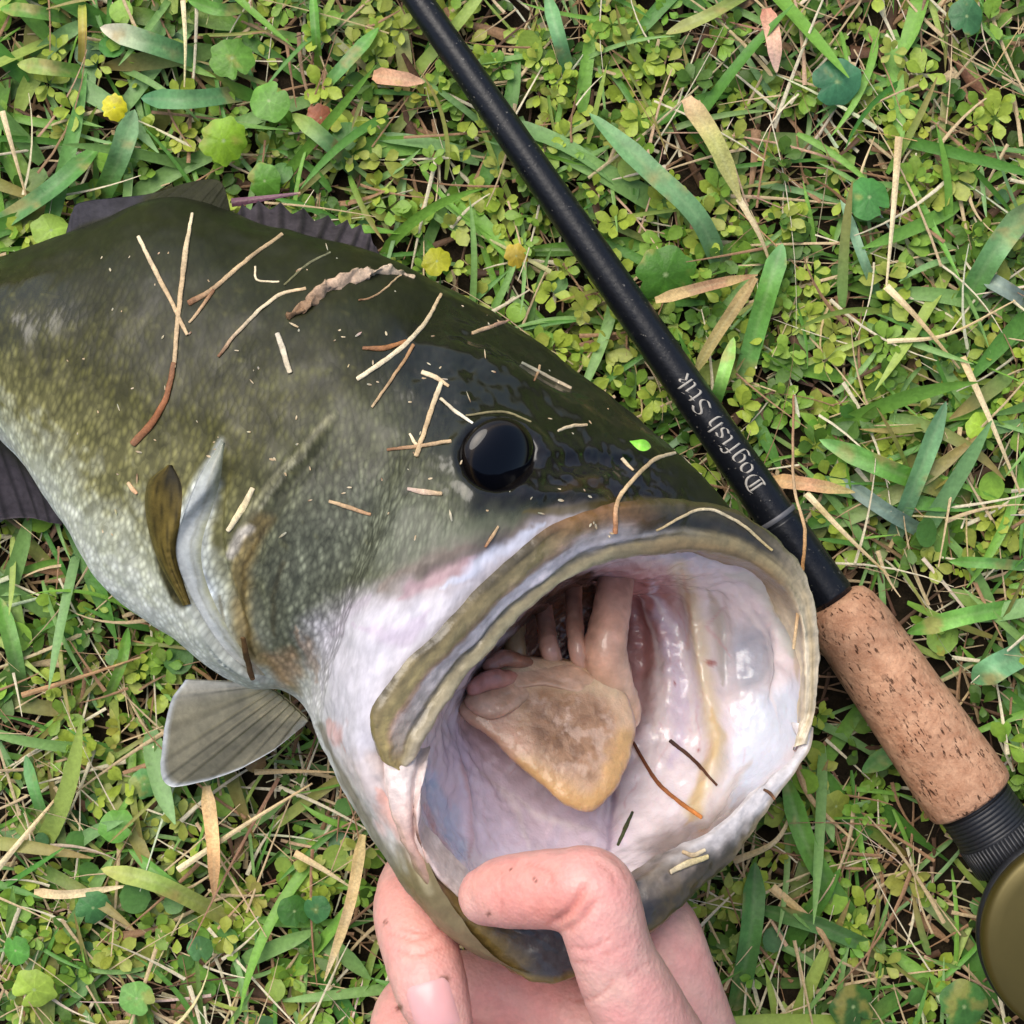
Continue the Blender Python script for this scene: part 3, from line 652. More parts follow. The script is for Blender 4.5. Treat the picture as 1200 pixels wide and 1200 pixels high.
def softc(T, S_, Rr, V_):
    n = fbm(V_ * 200, 4) - .5; c = np.tile(lin(42,43,22), (len(T), 1)); c = mixc(c, smooth(.42, .25, S_ + n * .2) * smooth(.3, .5, T), lin(58,56,62)); c = mixc(c, Rr * .15, lin(24,24,14)); return np.clip(c * (1 + n[:, None]), 0, 1)
fin('dorsal_fin', [(74,296,3.1),(130,268,3.5),(210,252,3.8),(278,268,3.8)], [(84,250,3.3),(100,238,3.3),(170,229,3.6),(215,214,3.8),(252,210,3.8),(264,225,3.7),(270,262,3.7)], 14, softc, thick=.12, amp=.012, mat_=M_dfin)
fin('spiny_dorsal_fin', [(265,282,3.5),(330,284,3.8),(390,294,3.9),(446,306,3.9)], [(270,250,2.6),(300,242,2.6),(345,240,2.6),(395,252,2.7),(425,270,3.0),(440,294,3.5)], 9, drkc, serr=.22, amp=.06, mat_=M_dfin)
fin('anal_fin', [(-150,478,1.6),(-80,490,1.8),(-10,505,2.0),(70,590,2.3)], [(-160,600,.9),(-100,640,.9),(-20,615,1.2),(40,606,1.4),(76,612,1.7)], 10, drkc, mat_=M_dfin)
fin('tail_fin', [(-740,340,1.2),(-745,382,1.4),(-740,425,1.2)], [(-960,250,.8),(-1010,320,1),(-985,385,1),(-1010,450,1),(-960,530,.8)], 12, drkc, mat_=M_dfin)

# rod geometry is needed before the grass so plants keep clear of it
RA, RB = P(483, -10, 1.6), P(970, 693, 1.7); RD = (RB - RA) / np.linalg.norm(RB - RA)
def rodpt(px_, py_):   # distance along axis of the axis point nearest the pixel
    q = P(px_, py_, 1.65); return float((q - RA) @ RD)
PXM = FRAME / 1200 * (CAM_H - .0165) / CAM_H

# ray casts onto the fish
def bvh(*parts):
    V_ = []; F_ = []; k = 0
    for v, f in parts: V_.append(v); F_.append(np.asarray(f) + k); k += len(v)
    return BVHTree.FromPolygons(np.vstack(V_).tolist(), np.vstack(F_).tolist())
FB = bvh(bodyVF, (uV, uF), (lV, lF), (liV, liF), (tV, tF))
def hit(px_, py_):
    o_ = Vector((0, 0, CAM_H)); d_ = (Vector(P(px_, py_, 0)) - o_).normalized(); r_ = FB.ray_cast(o_, d_)
    return r_[0].z / CM if r_[0] is not None else None

# gill flap: thin pale membrane standing off the body behind the gill cover
def sheet(name, left, right, mat_, colf, parent, lift=.12, ns=90, nt_=14, thick=.04, flush=False):
    ts = np.linspace(0, 1, ns); a = cr(np.array(left, float), ts * (len(left) - 1)); b = cr(np.array(right, float), ts * (len(right) - 1))
    t = np.linspace(0, 1, nt_); G = a[:, None] * (1 - t)[None, :, None] + b[:, None] * t[None, :, None]
    H = np.array([[hit(*q) or 0 for q in row] for row in G])
    L = lift * np.sin(np.pi * np.clip(ts, .05, .95))[:, None] * (np.sin(np.pi * t) if flush else 1 - t)[None] + (np.where((t < .02) | (t > .98), -.03, .02)[None] if flush else .03 - .05 * t[None])
    top = PA(np.concatenate([G, (H + L + .05 * np.sin(t * np.pi)[None])[..., None]], -1)).reshape(-1, 3)
    bot = PA(np.concatenate([G, (H + L - thick - .02)[..., None]], -1)).reshape(-1, 3)
    n0 = ns * nt_; V_ = np.vstack([top, bot]); F0 = grid_faces(ns, nt_); idx = np.arange(n0).reshape(ns, nt_)
    loop = np.concatenate([idx[0], idx[1:, -1], idx[-1, -2::-1], idx[-2:0:-1, 0]]); l2 = np.roll(loop, -1)
    F_ = np.vstack([F0, F0[:, ::-1] + n0, np.stack([loop, l2, l2 + n0, loop + n0], -1)])
    if vnormals(V_, F_)[:n0, 2].mean() < 0: F_ = F_[:, ::-1]
    return mk(name, V_, F_, mat_, parent, colf(np.tile(np.tile(t, ns), 2), np.tile(np.repeat(ts, nt_), 2), V_))
def flapc(T, S_, V_):
    n = fbm(V_ * 300, 4) - .5; T = T + n * .5; c = np.tile(lin(196,200,196), (len(T), 1)); c = mixc(c, smooth(.45, 1, T) * .8, lin(150,150,112)); c = mixc(c, np.exp(-((T - .55) / .08) ** 2) * .5, lin(130,128,104)); c = mixc(c, smooth(.25, .0, S_) * .7, lin(126,130,104)); c = mixc(c, smooth(.7, 1, S_) * .6, lin(180,170,140)); return np.clip(c * (1 + n[:, None] * .5), 0, 1)
sheet('gill_flap', [(259,516),(228,570),(207,640),(222,695),(262,760),(300,790)], [(264,520),(258,572),(238,640),(246,690),(276,748),(312,792)], M_fin, flapc, fish, .16)
def pecc(T, S_, V_):
    n = fbm(V_ * 300, 4) - .5; c = np.tile(lin(94,80,36), (len(T), 1)); c = mixc(c, np.maximum(0, np.cos((T * 5 + S_ * 1.5) * 2 * np.pi)) ** 3 * .8, lin(40,34,14)); c = mixc(c, smooth(.5, .15, S_) * smooth(.2, .6, T) * .9, lin(26,24,16)); c = mixc(c, smooth(.25, 0, T) * .6, lin(96,92,52)); return np.clip(c * (1 + n[:, None] * 1.2), 0, 1)
sheet('pectoral_fin', [(196,545),(172,566),(170,605),(184,655),(214,710)], [(202,545),(214,570),(213,605),(207,650),(224,708)], M_dfin, pecc, fish, .10, flush=True)

# ------------------------------------------------------------------ fishing rod
rod = thing('fishing_rod', tuple(P(1050, 810, 0)), 'black fishing rod with cork handle lying on the grass beside the fish', 'fishing rod')
def lathe(name, prof, mat_, nr=64, base=None, axis=None, ref=None, parent=rod):
    base = RA if base is None else base; axis = RD if axis is None else axis
    ref = np.array([0, 0, 1.0]) if ref is None else ref
    e1 = ref - (ref @ axis) * axis; e1 /= np.linalg.norm(e1); e2 = np.cross(axis, e1)
    a = np.linspace(0, 2 * np.pi, nr + 1)[:-1]; V_ = np.vstack([base + axis * s + r * (np.cos(a)[:, None] * e1 + np.sin(a)[:, None] * e2) for s, r in prof])
    F_ = grid_faces(len(prof), nr, True)
    if (vnormals(V_, F_) * (V_ - (base + np.outer((V_ - base) @ axis, axis)))).sum() < 0: F_ = F_[:, ::-1]
    return mk(name, V_, F_, mat_, parent)
s_ring = rodpt(905, 610); s_c0 = rodpt(978, 702); s_c1 = rodpt(1139, 936); s_r1 = rodpt(1172, 1008)
rb = lambda s: PXM * np.interp(s, [-.9, 0, s_c0], [3, 16.5, 25.5])
prof = [(s, rb(s)) for s in np.linspace(-.9, s_c0 + .004, 80)]; prof = [(-.9, 1e-5)] + prof + [(s_c0 + .004, 1e-5)]
lathe('rod_blank', prof, M_black)
lathe('winding_ring', [(s_ring - .0006, rb(s_ring)), (s_ring - .0004, rb(s_ring) + .00018), (s_ring + .0004, rb(s_ring) + .00018), (s_ring + .0006, rb(s_ring))], mat('pale_ring', .45, .5, base=(.11, .11, .12)))
lathe('thread_winding', [(s_ring + .0012, rb(s_ring) - .0001)] + [(s, rb(s) + .00022 + .00006 * math.sin(s * 9000)) for s in np.linspace(s_ring + .0014, s_c0 - .001, 60)] + [(s_c0 - .0008, rb(s_c0))], M_black)
def make_cork():
    m = mat('cork', .75, .25, colattr=False); nt = m.node_tree; b = nt.nodes['Principled BSDF']
    tc = N(nt, 'TexCoord').outputs['Object']
    mp = N(nt, 'Mapping'); mp.vector_type = 'POINT'; nt.links.new(tc, mp.inputs['Vector'])
    mp.inputs['Rotation'].default_value = (0, 0, math.atan2(RD[1], RD[0]) * -1)
    st = N(nt, 'Mapping'); nt.links.new(mp.outputs[0], st.inputs['Vector']); st.inputs['Scale'].default_value = (.55, 1.6, 1.6)
    r1 = N(nt, 'ValToRGB'); nt.links.new(noise(nt, tc, 260, 8, .7), r1.inputs[0]); e = r1.color_ramp.elements
    e[0].position = .3; e[0].color = (*lin(164,114,84), 1); e[1].position = .72; e[1].color = (*lin(214,168,134), 1)
    bn = noise(nt, mp.outputs[0], 40, 3)
    ring = N(nt, 'TexWave'); ring.wave_type = 'BANDS'; ring.bands_direction = 'X'; ring.inputs['Scale'].default_value = 22; ring.inputs['Distortion'].default_value = 1.5; nt.links.new(mp.outputs[0], ring.inputs['Vector'])
    f = mathn(nt, 'MULTIPLY', ramp(nt, bn, .3, .7, .8, 1.12), ramp(nt, ring.outputs['Fac'], 0, 1, .93, 1.05))
    c1 = scalecol(nt, r1.outputs[0], f)
    pits = noise(nt, st.outputs[0], 850, 3, .55); pm = ramp(nt, pits, .58, .66, 0, .9)
    pits2 = noise(nt, tc, 170, 2, .5); gate = ramp(nt, pits2, .45, .55, 0.15, 1)
    pm = mathn(nt, 'MULTIPLY', pm, gate)
    mx = N(nt, 'Mix', data_type='RGBA'); nt.links.new(pm, mx.inputs['Factor']); nt.links.new(c1, mx.inputs['A']); mx.inputs['B'].default_value = (*lin(66,36,18), 1)
    nt.links.new(mx.outputs['Result'], b.inputs['Base Color'])
    bump(nt, b, mathn(nt, 'SUBTRACT', noise(nt, tc, 700, 4), mathn(nt, 'MULTIPLY', pm, .8)), .0005)
    return m
M_cork = make_cork()
L = s_c1 - s_c0
cp = [(0, 22), (.001, 27), (.003, 30), (.02, 38), (.06, 43), (.14, 46.5), (.3, 48.5), (.5, 50), (.75, 52.5), (.9, 54), (.97, 54), (.99, 52.5), (1, 49), (1, 40)]
pts_ = np.array(cp); tt = np.linspace(0, len(cp) - 1, 120); cc = pw(pts_, tt)
lathe('cork_grip', [(s_c0 + L * a, b * PXM) for a, b in cc], M_cork, 96)
sp = [(s_c1 - .001, 30 * PXM)]; Ls = .0165
for k, s in enumerate(np.linspace(0, Ls, 140)):
    r = 43.5 + (1.7 if (s / .0011) % 1 < .55 else 0) if s < .0085 else 45.5
    if s < .001: r = 41
    sp.append((s_c1 + s, r * PXM))
sp.append((s_c1 + Ls, 38 * PXM))
lathe('reel_seat', sp, M_seat)
rk = []
for k in range(48):
    a = k / 48 * 2 * np.pi; 
    rk.append(a)
def ridges(s0, s1, r, n, hw, hh):
    e1 = np.array([0, 0, 1.0]); e1 = e1 - (e1 @ RD) * RD; e1 /= np.linalg.norm(e1); e2 = np.cross(RD, e1); V_ = []; F_ = []
    for k in range(n):
        a = k / n * 2 * np.pi; rad = np.cos(a) * e1 + np.sin(a) * e2; tg = -np.sin(a) * e1 + np.cos(a) * e2; b0 = len(V_)
        for s in (s0, s1):
            for w_, h_ in ((-hw, -.0002), (-hw * .5, hh), (hw * .5, hh), (hw, -.0002)): V_.append(RA + RD * s + rad * (r + h_) + tg * w_)
        for q in range(3): F_.append((b0 + q, b0 + q + 1, b0 + q + 5, b0 + q + 4))
        F_ += [(b0, b0 + 4, b0 + 7, b0 + 3), (b0, b0 + 3, b0 + 2, b0 + 1), (b0 + 4, b0 + 5, b0 + 6, b0 + 7)]
    return mk('knurled_hood', np.array(V_), np.array(F_), M_seat, rod, smooth_=False)
ridges(s_c1 + .0090, s_c1 + .0162, 45.5 * PXM, 56, .0005, .0004)
lathe('seat_barrel', [(s_c1 + Ls - .001, 36 * PXM), (s_c1 + Ls, 38 * PXM), (s_c1 + .11, 38 * PXM), (s_c1 + .11, 1e-5)], M_seat)
lathe('butt_grip', [(s_c1 + .105, 39 * PXM), (s_c1 + .108, 52 * PXM), (s_c1 + .2, 50 * PXM), (s_c1 + .204, 44 * PXM), (s_c1 + .205, 1e-5)], M_cork)
# reel on top of the seat
reel = lathe('reel', [(0, 1e-5), (0, .012), (.002, .0185), (.014, .0195), (.016, .019), (.016, 1e-5)], M_seat, 64, P(1270, 1096, 1.5), np.array([0, 0, 1.0]), np.array([1.0, 0, 0]))
zc = P(1272, 1098, 3.1); ax = np.array([-.10, -.04, 1.0]); ax /= np.linalg.norm(ax)
def plate(name, prof, m): return lathe(name, prof, m, 96, zc, ax, np.array([1.0, 0, 0]), reel)
plate('side_plate', [(-.004, .020), (-.003, .0228), (.0, .0236), (.0024, .0236), (.0034, .0231), (.0039, .022), (.0042, .0195), (.0046, .012), (.0048, 1e-5)], M_gold)
plate('plate_rim', [(-.0042, .0225), (-.0036, .0240), (-.0016, .0241), (-.001, .0233)], M_seat)
plate('drag_cap', [(.0045, .0062), (.0075, .006), (.0085, .005), (.0088, 1e-5)], M_steel)

# lettering: broad-nib strokes wrapped on the blank
GL = {'D': [[(0.05,1.35),(.05,.12)], [(-.12,1.3),(.15,1.42),(.55,1.3),(.8,.95),(.78,.45),(.5,.08),(.05,.0),(-.12,.1)], [(.3,1.25),(.3,.15)]],
 'o': [[(.05,.75),(.05,.2),(.3,.0)], [(.05,.75),(.32,.98),(.55,.78),(.55,.25),(.3,.0)]],
 'g': [[(.05,.78),(.05,.25),(.28,.05),(.52,.25)], [(.05,.78),(.3,.98),(.55,.85),(.55,-.2),(.3,-.42),(.02,-.3)]],
 'f': [[(.2,-.2),(.2,1.15),(.42,1.4),(.6,1.3)], [(.02,.9),(.45,.95)]],
 'i': [[(.0,.85),(.14,.95),(.14,.15),(.3,.02)], [(.1,1.25),(.2,1.32)]],
 's': [[(.5,.88),(.3,.98),(.08,.78),(.2,.58),(.48,.42),(.46,.14),(.25,.0),(.02,.12)]],
 'h': [[(.08,1.4),(.08,.02)], [(.08,.78),(.32,.96),(.52,.8),(.52,.1),(.42,-.15)]],
 'S': [[(.72,1.18),(.45,1.4),(.1,1.2),(.12,.9),(.6,.62),(.68,.28),(.4,.0),(.0,.15)]],
 't': [[(.14,1.2),(.14,.18),(.3,.0),(.42,.1)], [(-.02,.9),(.38,.94)]],
 'k': [[(.08,1.4),(.08,.02)], [(.08,.62),(.35,.95),(.5,.82),(.28,.55)], [(.25,.52),(.52,.05)]]}
ADV = {'D': 1.05, 'o': .78, 'g': .8, 'f': .6, 'i': .45, 's': .72, 'h': .78, 'S': .95, 't': .6, 'k': .72, ' ': .45}
def lettering(txt, s0, s1, xh, mid):
    tot = sum(ADV[c] for c in txt); k = (s1 - s0) / tot; x = 0; e1 = np.array([0, 0, 1.0]); e1 = e1 - (e1 @ RD) * RD; e1 /= np.linalg.norm(e1)
    e2 = np.cross(RD, e1); nib = np.array([math.cos(R(40)), math.sin(R(40))]) * .17 / 2; V_ = []; F_ = []
    left = np.array([-.82, -.57, 0])          # letter tops point to the lower left
    sg = 1 if e2 @ left > 0 else -1
    def wrap(u, v, h):
        s = s0 + u * k; r = rb(s) + h; a = sg * (v - mid) * xh / rb(s); return RA + RD * s + r * (math.cos(a) * e1 + math.sin(a) * e2)
    for c in txt:
        for st in GL.get(c, []):
            q = curve2(st, 3) if len(st) > 2 else np.array([np.array(st[0]) * (1 - t) + np.array(st[1]) * t for t in np.linspace(0, 1, 6)])
            b0 = len(V_)
            for p_ in q:
                for sgn in (-1, 1):
                    z = p_ + sgn * nib
                    for h in (.00014, -.0001): V_.append(wrap(x + z[0], z[1], h))
            for i in range(len(q) - 1):
                a = b0 + 4 * i; F_ += [(a, a + 2, a + 6, a + 4), (a, a + 4, a + 5, a + 1), (a + 2, a + 3, a + 7, a + 6)]
            F_ += [(b0, b0 + 1, b0 + 3, b0 + 2), (b0 + 4 * (len(q) - 1), b0 + 4 * (len(q) - 1) + 2, b0 + 4 * (len(q) - 1) + 3, b0 + 4 * (len(q) - 1) + 1)]
        x += ADV[c]
    F_ = np.array(F_); return mk('lettering', np.array(V_), F_, M_print, rod, smooth_=False)
lettering('Dogfish Stik', rodpt(884, 572), rodpt(791, 444), 14.5 * PXM, .62)

# ------------------------------------------------------------------ the hand
hand = thing('hand', tuple(P(720, 1330, 0)), 'bare hand gripping the lower jaw of the fish, thumb hooked inside the mouth', 'hand')
def limb(pix_r, nseg=40, nr=24, flat=1):
    pts = PA([(a, b, c) for a, b, c, r in pix_r]); rad = [r * CM for *_, r in pix_r]
    V_, Fq, tri, T = tube_mesh(pts, rad, nseg, nr, flat); return V_, tri_of(Fq, tri)
limbs = [
 limb([(860,1420,7.6,1.6),(800,1300,8.8,1.25),(758,1205,10.0,.95),(718,1120,10.6,.79),(696,1048,10.7,.82),(668,1042,10.5,.78),(625,1043,10.1,.74),(590,1046,9.7,.70),(572,1050,9.5,.60)], 60),
 limb([(890,1460,5.0,1.2),(835,1300,5.2,1.1),(786,1150,5.6,1.02),(760,1080,5.2,.93),(690,1030,4.2,.9),(580,1000,4.0,.86),(505,1020,5.0,.84),(482,1062,6.4,.80),(492,1110,7.4,.8),(506,1160,8.0,.76),(520,1200,8.2,.62)], 90),
 limb([(850,1500,4.4,1.2),(800,1350,4.2,1.15),(720,1230,4.4,.98),(620,1170,3.6,.92),(530,1160,3.6,.86),(480,1190,4.6,.8),(480,1240,5.8,.78),(492,1290,6.6,.72),(500,1320,6.7,.58)], 80),
 limb([(820,1540,4.2,1.2),(760,1420,3.8,1.1),(660,1320,3.8,.95),(560,1260,3.2,.88),(490,1250,3.4,.82),(468,1290,4.6,.78),(490,1350,5.6,.7),(505,1385,5.8,.55)], 70),
 limb([(800,1580,4.4,1.1),(730,1500,4.0,1.0),(650,1430,3.8,.82),(570,1380,3.4,.74),(530,1390,3.8,.68),(525,1425,4.6,.62),(545,1460,5.2,.5)], 60),
 limb([(780,1380,4.6,1.6),(790,1470,5.2,2.2),(820,1600,5.6,2.3),(850,1740,6.0,2.3),(880,1880,6.4,2.2)], 50),
 limb([(850,1380,5.6,1.5),(850,1500,5.8,1.9),(845,1640,5.9,2.1)], 40),
 limb([(845,1720,6.0,2.5),(900,2000,6.6,2.55),(960,2400,7.5,3.2),(1010,2800,8.4,3.7)], 50),
]
V_ = []; F_ = []; k = 0
for v, f in limbs: V_.append(v); F_.append(f + k); k += len(v)
tmp = mk('hand_skin', np.vstack(V_), np.vstack(F_), M_hand)
rm = tmp.modifiers.new('r', 'REMESH'); rm.mode = 'VOXEL'; rm.voxel_size = .00085
sm_ = tmp.modifiers.new('s', 'SMOOTH'); sm_.factor = .6; sm_.iterations = 9
bpy.context.view_layer.update(); ev = tmp.evaluated_get(bpy.context.evaluated_depsgraph_get())
me2 = bpy.data.meshes.new_from_object(ev); 
hv = np.empty(len(me2.vertices) * 3, np.float32); me2.vertices.foreach_get('co', hv); hv = hv.reshape(-1, 3).astype(float)
hn = np.empty(len(me2.vertices) * 3, np.float32); me2.vertex_normals.foreach_get('vector', hn); hn = hn.reshape(-1, 3).astype(float)
hl = np.empty(len(me2.loops), np.int32); me2.loops.foreach_get('vertex_index', hl); hf = hl.reshape(-1, 4)
bpy.data.objects.remove(tmp)
V = hv; Nn = hn; px = PIX(V); nearside = smooth(-.2, .3, Nn[:, 2]); wob = np.stack([fbm(V * 250, 4), fbm(V * 250 + 40, 4)], -1) - .5
pq = px + wob * 30; pf = px + wob * 8; Dsp = np.zeros(len(V)); C = np.tile(lin(222,168,158), (len(V), 1))
n_ = fbm(V * 160, 4) - .5; C = mixc(C, np.clip(n_ * 3 + .3, 0, 1) * .5, lin(226,150,144)); C = mixc(C, np.clip(-n_ * 3, 0, 1) * .5, lin(228,184,168))
zt = smooth(8.6, 9.4, V[:, 2] / CM)
fill([(540,1010),(640,1010),(655,1060),(640,1090),(580,1085)], lin(224,142,128), 20, .5)
fill([(620,1060),(690,1040),(680,1080),(640,1090)], lin(214,128,112), 16, .5)
fill([(440,1030),(520,1050),(540,1110),(470,1120)], lin(230,156,142), 20, .5)
for q, w_, a_ in [([(690,1030),(672,1062),(655,1078),(640,1084)], 4, -.12), ([(700,1052),(680,1080),(652,1094)], 4, -.07), ([(660,1110),(690,1112),(720,1095)], 3, -.035), ([(672,1128),(700,1130)], 3, -.03),
                  ([(668,1172),(700,1168),(720,1150)], 3, -.04), ([(455,1095),(490,1100),(525,1088)], 3, -.04), ([(455,1112),(490,1118),(530,1108)], 3, -.035), ([(700,1010),(715,1020),(722,1040)], 3, -.03),
                  ([(620,1012),(640,1020),(650,1040)], 4, -.03), ([(470,1088),(500,1092),(530,1080)], 2.5, -.03), ([(690,1120),(716,1116),(738,1102)], 2, -.025), ([(710,1150),(740,1142),(762,1128)], 2, -.025), ([(584,1012),(590,1040),(588,1070)], 2.5, -.015), ([(700,996),(722,1008),(736,1030)], 2.5, -.02)]:
    carve(q, w_, a_); stroke(q, lin(196,118,106), w_ * .9, .9, .38)
for c0, rr in [((627,1031),3),((521,1148),6),((468,1182),4),((452,1080),3),((575,1072),3),((745,1130),2),((600,1020),2)]:
    C = mixc(C, smooth(rr * 1.4, rr * .5, np.linalg.norm(pf - np.array(c0), axis=1)) * .85, lin(92,54,34))
Dsp += (fbm(V * 500, 3) - .5) * .00025
V = V + Nn * Dsp[:, None]
nt = M_hand.node_tree; b = nt.nodes['Principled BSDF']; tc = N(nt, 'TexCoord').outputs['Object']
vr = N(nt, 'TexVoronoi'); vr.inputs['Scale'].default_value = 1100; nt.links.new(tc, vr.inputs['Vector'])
bump(nt, b, mathn(nt, 'ADD', vr.outputs['Distance'], noise(nt, tc, 500, 5)), .0001)
src = b.inputs['Base Color'].links[0].from_socket; nt.links.new(scalecol(nt, src, ramp(nt, noise(nt, tc, 420, 5), .3, .7, .9, 1.1)), b.inputs['Base Color'])
hs = mk('skin', V, hf, M_hand, hand, C)
HB = BVHTree.FromPolygons(V.tolist(), hf.tolist())
def nail(c0, ax_, wd, ln):
    o_ = Vector((0, 0, CAM_H)); ns, nt_ = 26, 20; G = np.zeros((ns, nt_, 3)); ax_ = np.array(ax_, float) / np.linalg.norm(ax_); cr_ = np.array([-ax_[1], ax_[0]])
    for i, a in enumerate(np.linspace(-1, 1, ns)):
        for j, b_ in enumerate(np.linspace(-1, 1, nt_)):
            wv = wd * (1 if a > -.5 else math.sqrt(max(0, 1 - ((-a - .5) / .5) ** 2)) * .55 + .45)
            p_ = np.array(c0) + ax_ * a * ln + cr_ * b_ * wv; r_ = HB.ray_cast(o_, (Vector(P(*p_, 0)) - o_).normalized())
            z = r_[0].z / CM if r_[0] else 7
            e = max(abs(b_), abs(a)); G[i, j] = (p_[0], p_[1], z + .055 * (1 - e ** 6) - .03)
    V_ = PA(G).reshape(-1, 3); F0 = grid_faces(ns, nt_)
    if vnormals(V_, F0)[:, 2].mean() < 0: F0 = F0[:, ::-1]
    return mk('fingernail', V_, F0, M_nail, hand)
nail((507, 1178), (.3, 1), 30, 32)

# ------------------------------------------------------------------ plants of the ground (stuff nobody could count)
FISHPOLY = [(-200,310),(0,300),(80,270),(250,205),(440,285),(540,345),(700,455),(830,580),(945,680),(960,780),(945,890),(860,1010),(850,1060),(860,1300),(420,1300),(440,1020),(365,835),(330,870),(200,925),(190,900),(215,795),(290,795),(180,730),(85,640),(0,600),(-200,560)]
def rod_dist(xy):
    d = xy - RA[:2]; u = RD[:2] / np.linalg.norm(RD[:2]); t = d @ u; return np.where(t < s_c1 + .21, np.abs(d[:, 0] * u[1] - d[:, 1] * u[0]), 1.0), t
def scatter(n, half=.165, fn=None):
    xy = RNG.uniform(-half, half, (n, 2)); p = np.stack([600 + xy[:, 0] * 4800, 600 - xy[:, 1] * 4800], -1)
    if fn is not None: k = RNG.random(n) < fn(p); xy, p = xy[k], p[k]
    k = dpoly(p, FISHPOLY) > -110; return xy[k], p[k]
PROF = {'lawn': lambda t: (np.clip(t, 0, 1) / .22).clip(0, 1) ** .6 * (1 - .12 * t), 'obovate': lambda t: (np.sin(np.pi * np.clip(t, 0, 1) ** 1.5) ** .75) * .97 + .05 * (1 - t), 'blade': lambda t: np.clip(1.05 - .3 * t, 0, 1) * (np.clip((1.01 - t) / .3, 0, 1) ** .65) * (.55 + .45 * smooth(0, .15, t)),
        'round': lambda t: np.sqrt(np.clip(1 - (2 * t - 1) ** 2, .0, 1)) + .02, 'taper': lambda t: (1 - .75 * t)}
def leaves(base, az, p0, curve, ln, wd, prof, fold, cA, cB, nseg=5, roll=0.0, sway=None):
    n = len(base); t = np.linspace(0, 1, nseg + 1); pit = p0[:, None] + curve[:, None] * t[None]; pm = (pit[:, 1:] + pit[:, :-1]) / 2; dl = ln[:, None] / nseg
    azs = az[:, None] + (0 if sway is None else sway[:, None] * (t[1:] + t[:-1])[None] / 2)
    dx = np.cos(pm) * dl; z = np.concatenate([np.zeros((n, 1)), np.cumsum(np.sin(pm) * dl, 1)], 1)
    X = np.concatenate([np.zeros((n, 1)), np.cumsum(dx * np.cos(azs), 1)], 1); Y = np.concatenate([np.zeros((n, 1)), np.cumsum(dx * np.sin(azs), 1)], 1)
    cen = base[:, None] + np.stack([X, Y, z], -1)
    ro = roll if np.ndim(roll) else np.full(n, roll)
    sd_ = np.stack([-np.sin(az) * np.cos(ro), np.cos(az) * np.cos(ro), np.sin(ro)], -1)[:, None]
    hw = (PROF[prof](t)[None] * wd[:, None] / 2)[..., None]; up = np.array([0, 0, 1.0])
    G = np.stack([cen - sd_ * hw + up * hw * fold, cen, cen + sd_ * hw + up * hw * fold], 2)
    V_ = G.reshape(-1, 3); F0 = grid_faces(nseg + 1, 3); F_ = (F0[None] + (np.arange(n) * (nseg + 1) * 3)[:, None, None]).reshape(-1, 4)
    mixt = t[None, :, None, None]; C_ = np.broadcast_to(cA[:, None, None] * (1 - mixt) + cB[:, None, None] * mixt, G.shape).copy(); C_[:, :, 1] *= 1.1
    return V_, F_, C_.reshape(-1, 3)
def join(parts):
    V_ = []; F_ = []; C_ = []; k = 0
    for v, f, c in parts: V_.append(v); F_.append(f + k); C_.append(c); k += len(v)
    return np.vstack(V_), np.vstack(F_), np.vstack(C_)
def jit(c, n, a=.25):
    c = np.asarray(c, float); return np.clip(c[None] * np.exp(RNG.normal(0, a, (n, 1))) * np.exp(RNG.normal(0, .12, (n, 3))), .003, .8)
def pick(cols, probs, n, a=.22):
    i = RNG.choice(len(cols), n, p=np.array(probs) / sum(probs)); return jit(np.ones(3), n, a) * np.array([lin(*c) for c in cols])[i]
def keep_clear(V_, F_, C_, per, zfree=.006):
    """drop leaves that would cut the rod or lie over the fish"""
    n = len(V_) // per; G = V_.reshape(n, per, 3); p = PIX(V_); ins = (dpoly(p, FISHPOLY) < -3).reshape(n, per)
    hi = V_[:, 2].reshape(n, per); bad = (ins & (hi > .012)).any(1)
    rd, t = rod_dist(V_[:, :2]); rr = np.where(t < s_c0, .0065, .0135).reshape(n, per); lim = np.where(t < s_c0, .0098, .0042).reshape(n, per)
    bad |= ((rd.reshape(n, per) < rr) & (hi > lim)).any(1)
    reel_d = np.hypot(V_[:, 0] - zc[0], V_[:, 1] - zc[1]).reshape(n, per); bad |= ((reel_d < .026) & (hi > .006)).any(1)
    ok = ~bad; idx = np.where(ok)[0]; m = len(F_) // n; f = F_.reshape(n, m, 4)[idx]; f = f - (idx * per)[:, None, None] + (np.arange(len(idx)) * per)[:, None, None]
    return G[idx].reshape(-1, 3), f.reshape(-1, 4), C_.reshape(n, per, 3)[idx].reshape(-1, 3)
def dens_weed(p):
    x, y = p[:, 0], p[:, 1]; d = .42 + .5 * smooth(480, 800, x) * smooth(620, 350, y) + .3 * smooth(900, 1150, y) * smooth(450, 250, x) - .2 * smooth(950, 1200, y) * smooth(800, 900, x)
    q = np.stack([p[:, 0] / 90, p[:, 1] / 90, np.zeros(len(p))], -1); return np.clip(d * (.35 + 1.3 * smooth(.3, .65, fbm(q, 3))), 0, 1)
def dens_grass(p):
    x, y = p[:, 0], p[:, 1]; return np.clip(.35 + .5 * smooth(500, 200, x) * smooth(350, 150, y) + .5 * smooth(850, 1000, x) * smooth(300, 500, y) - .2 * smooth(500, 700, x) * smooth(300, 200, y), .1, 1)
G_BR, G_MD, G_DK, G_BL = (210,234,92), (164,210,80), (106,148,56), (144,188,104)
parts_w = []
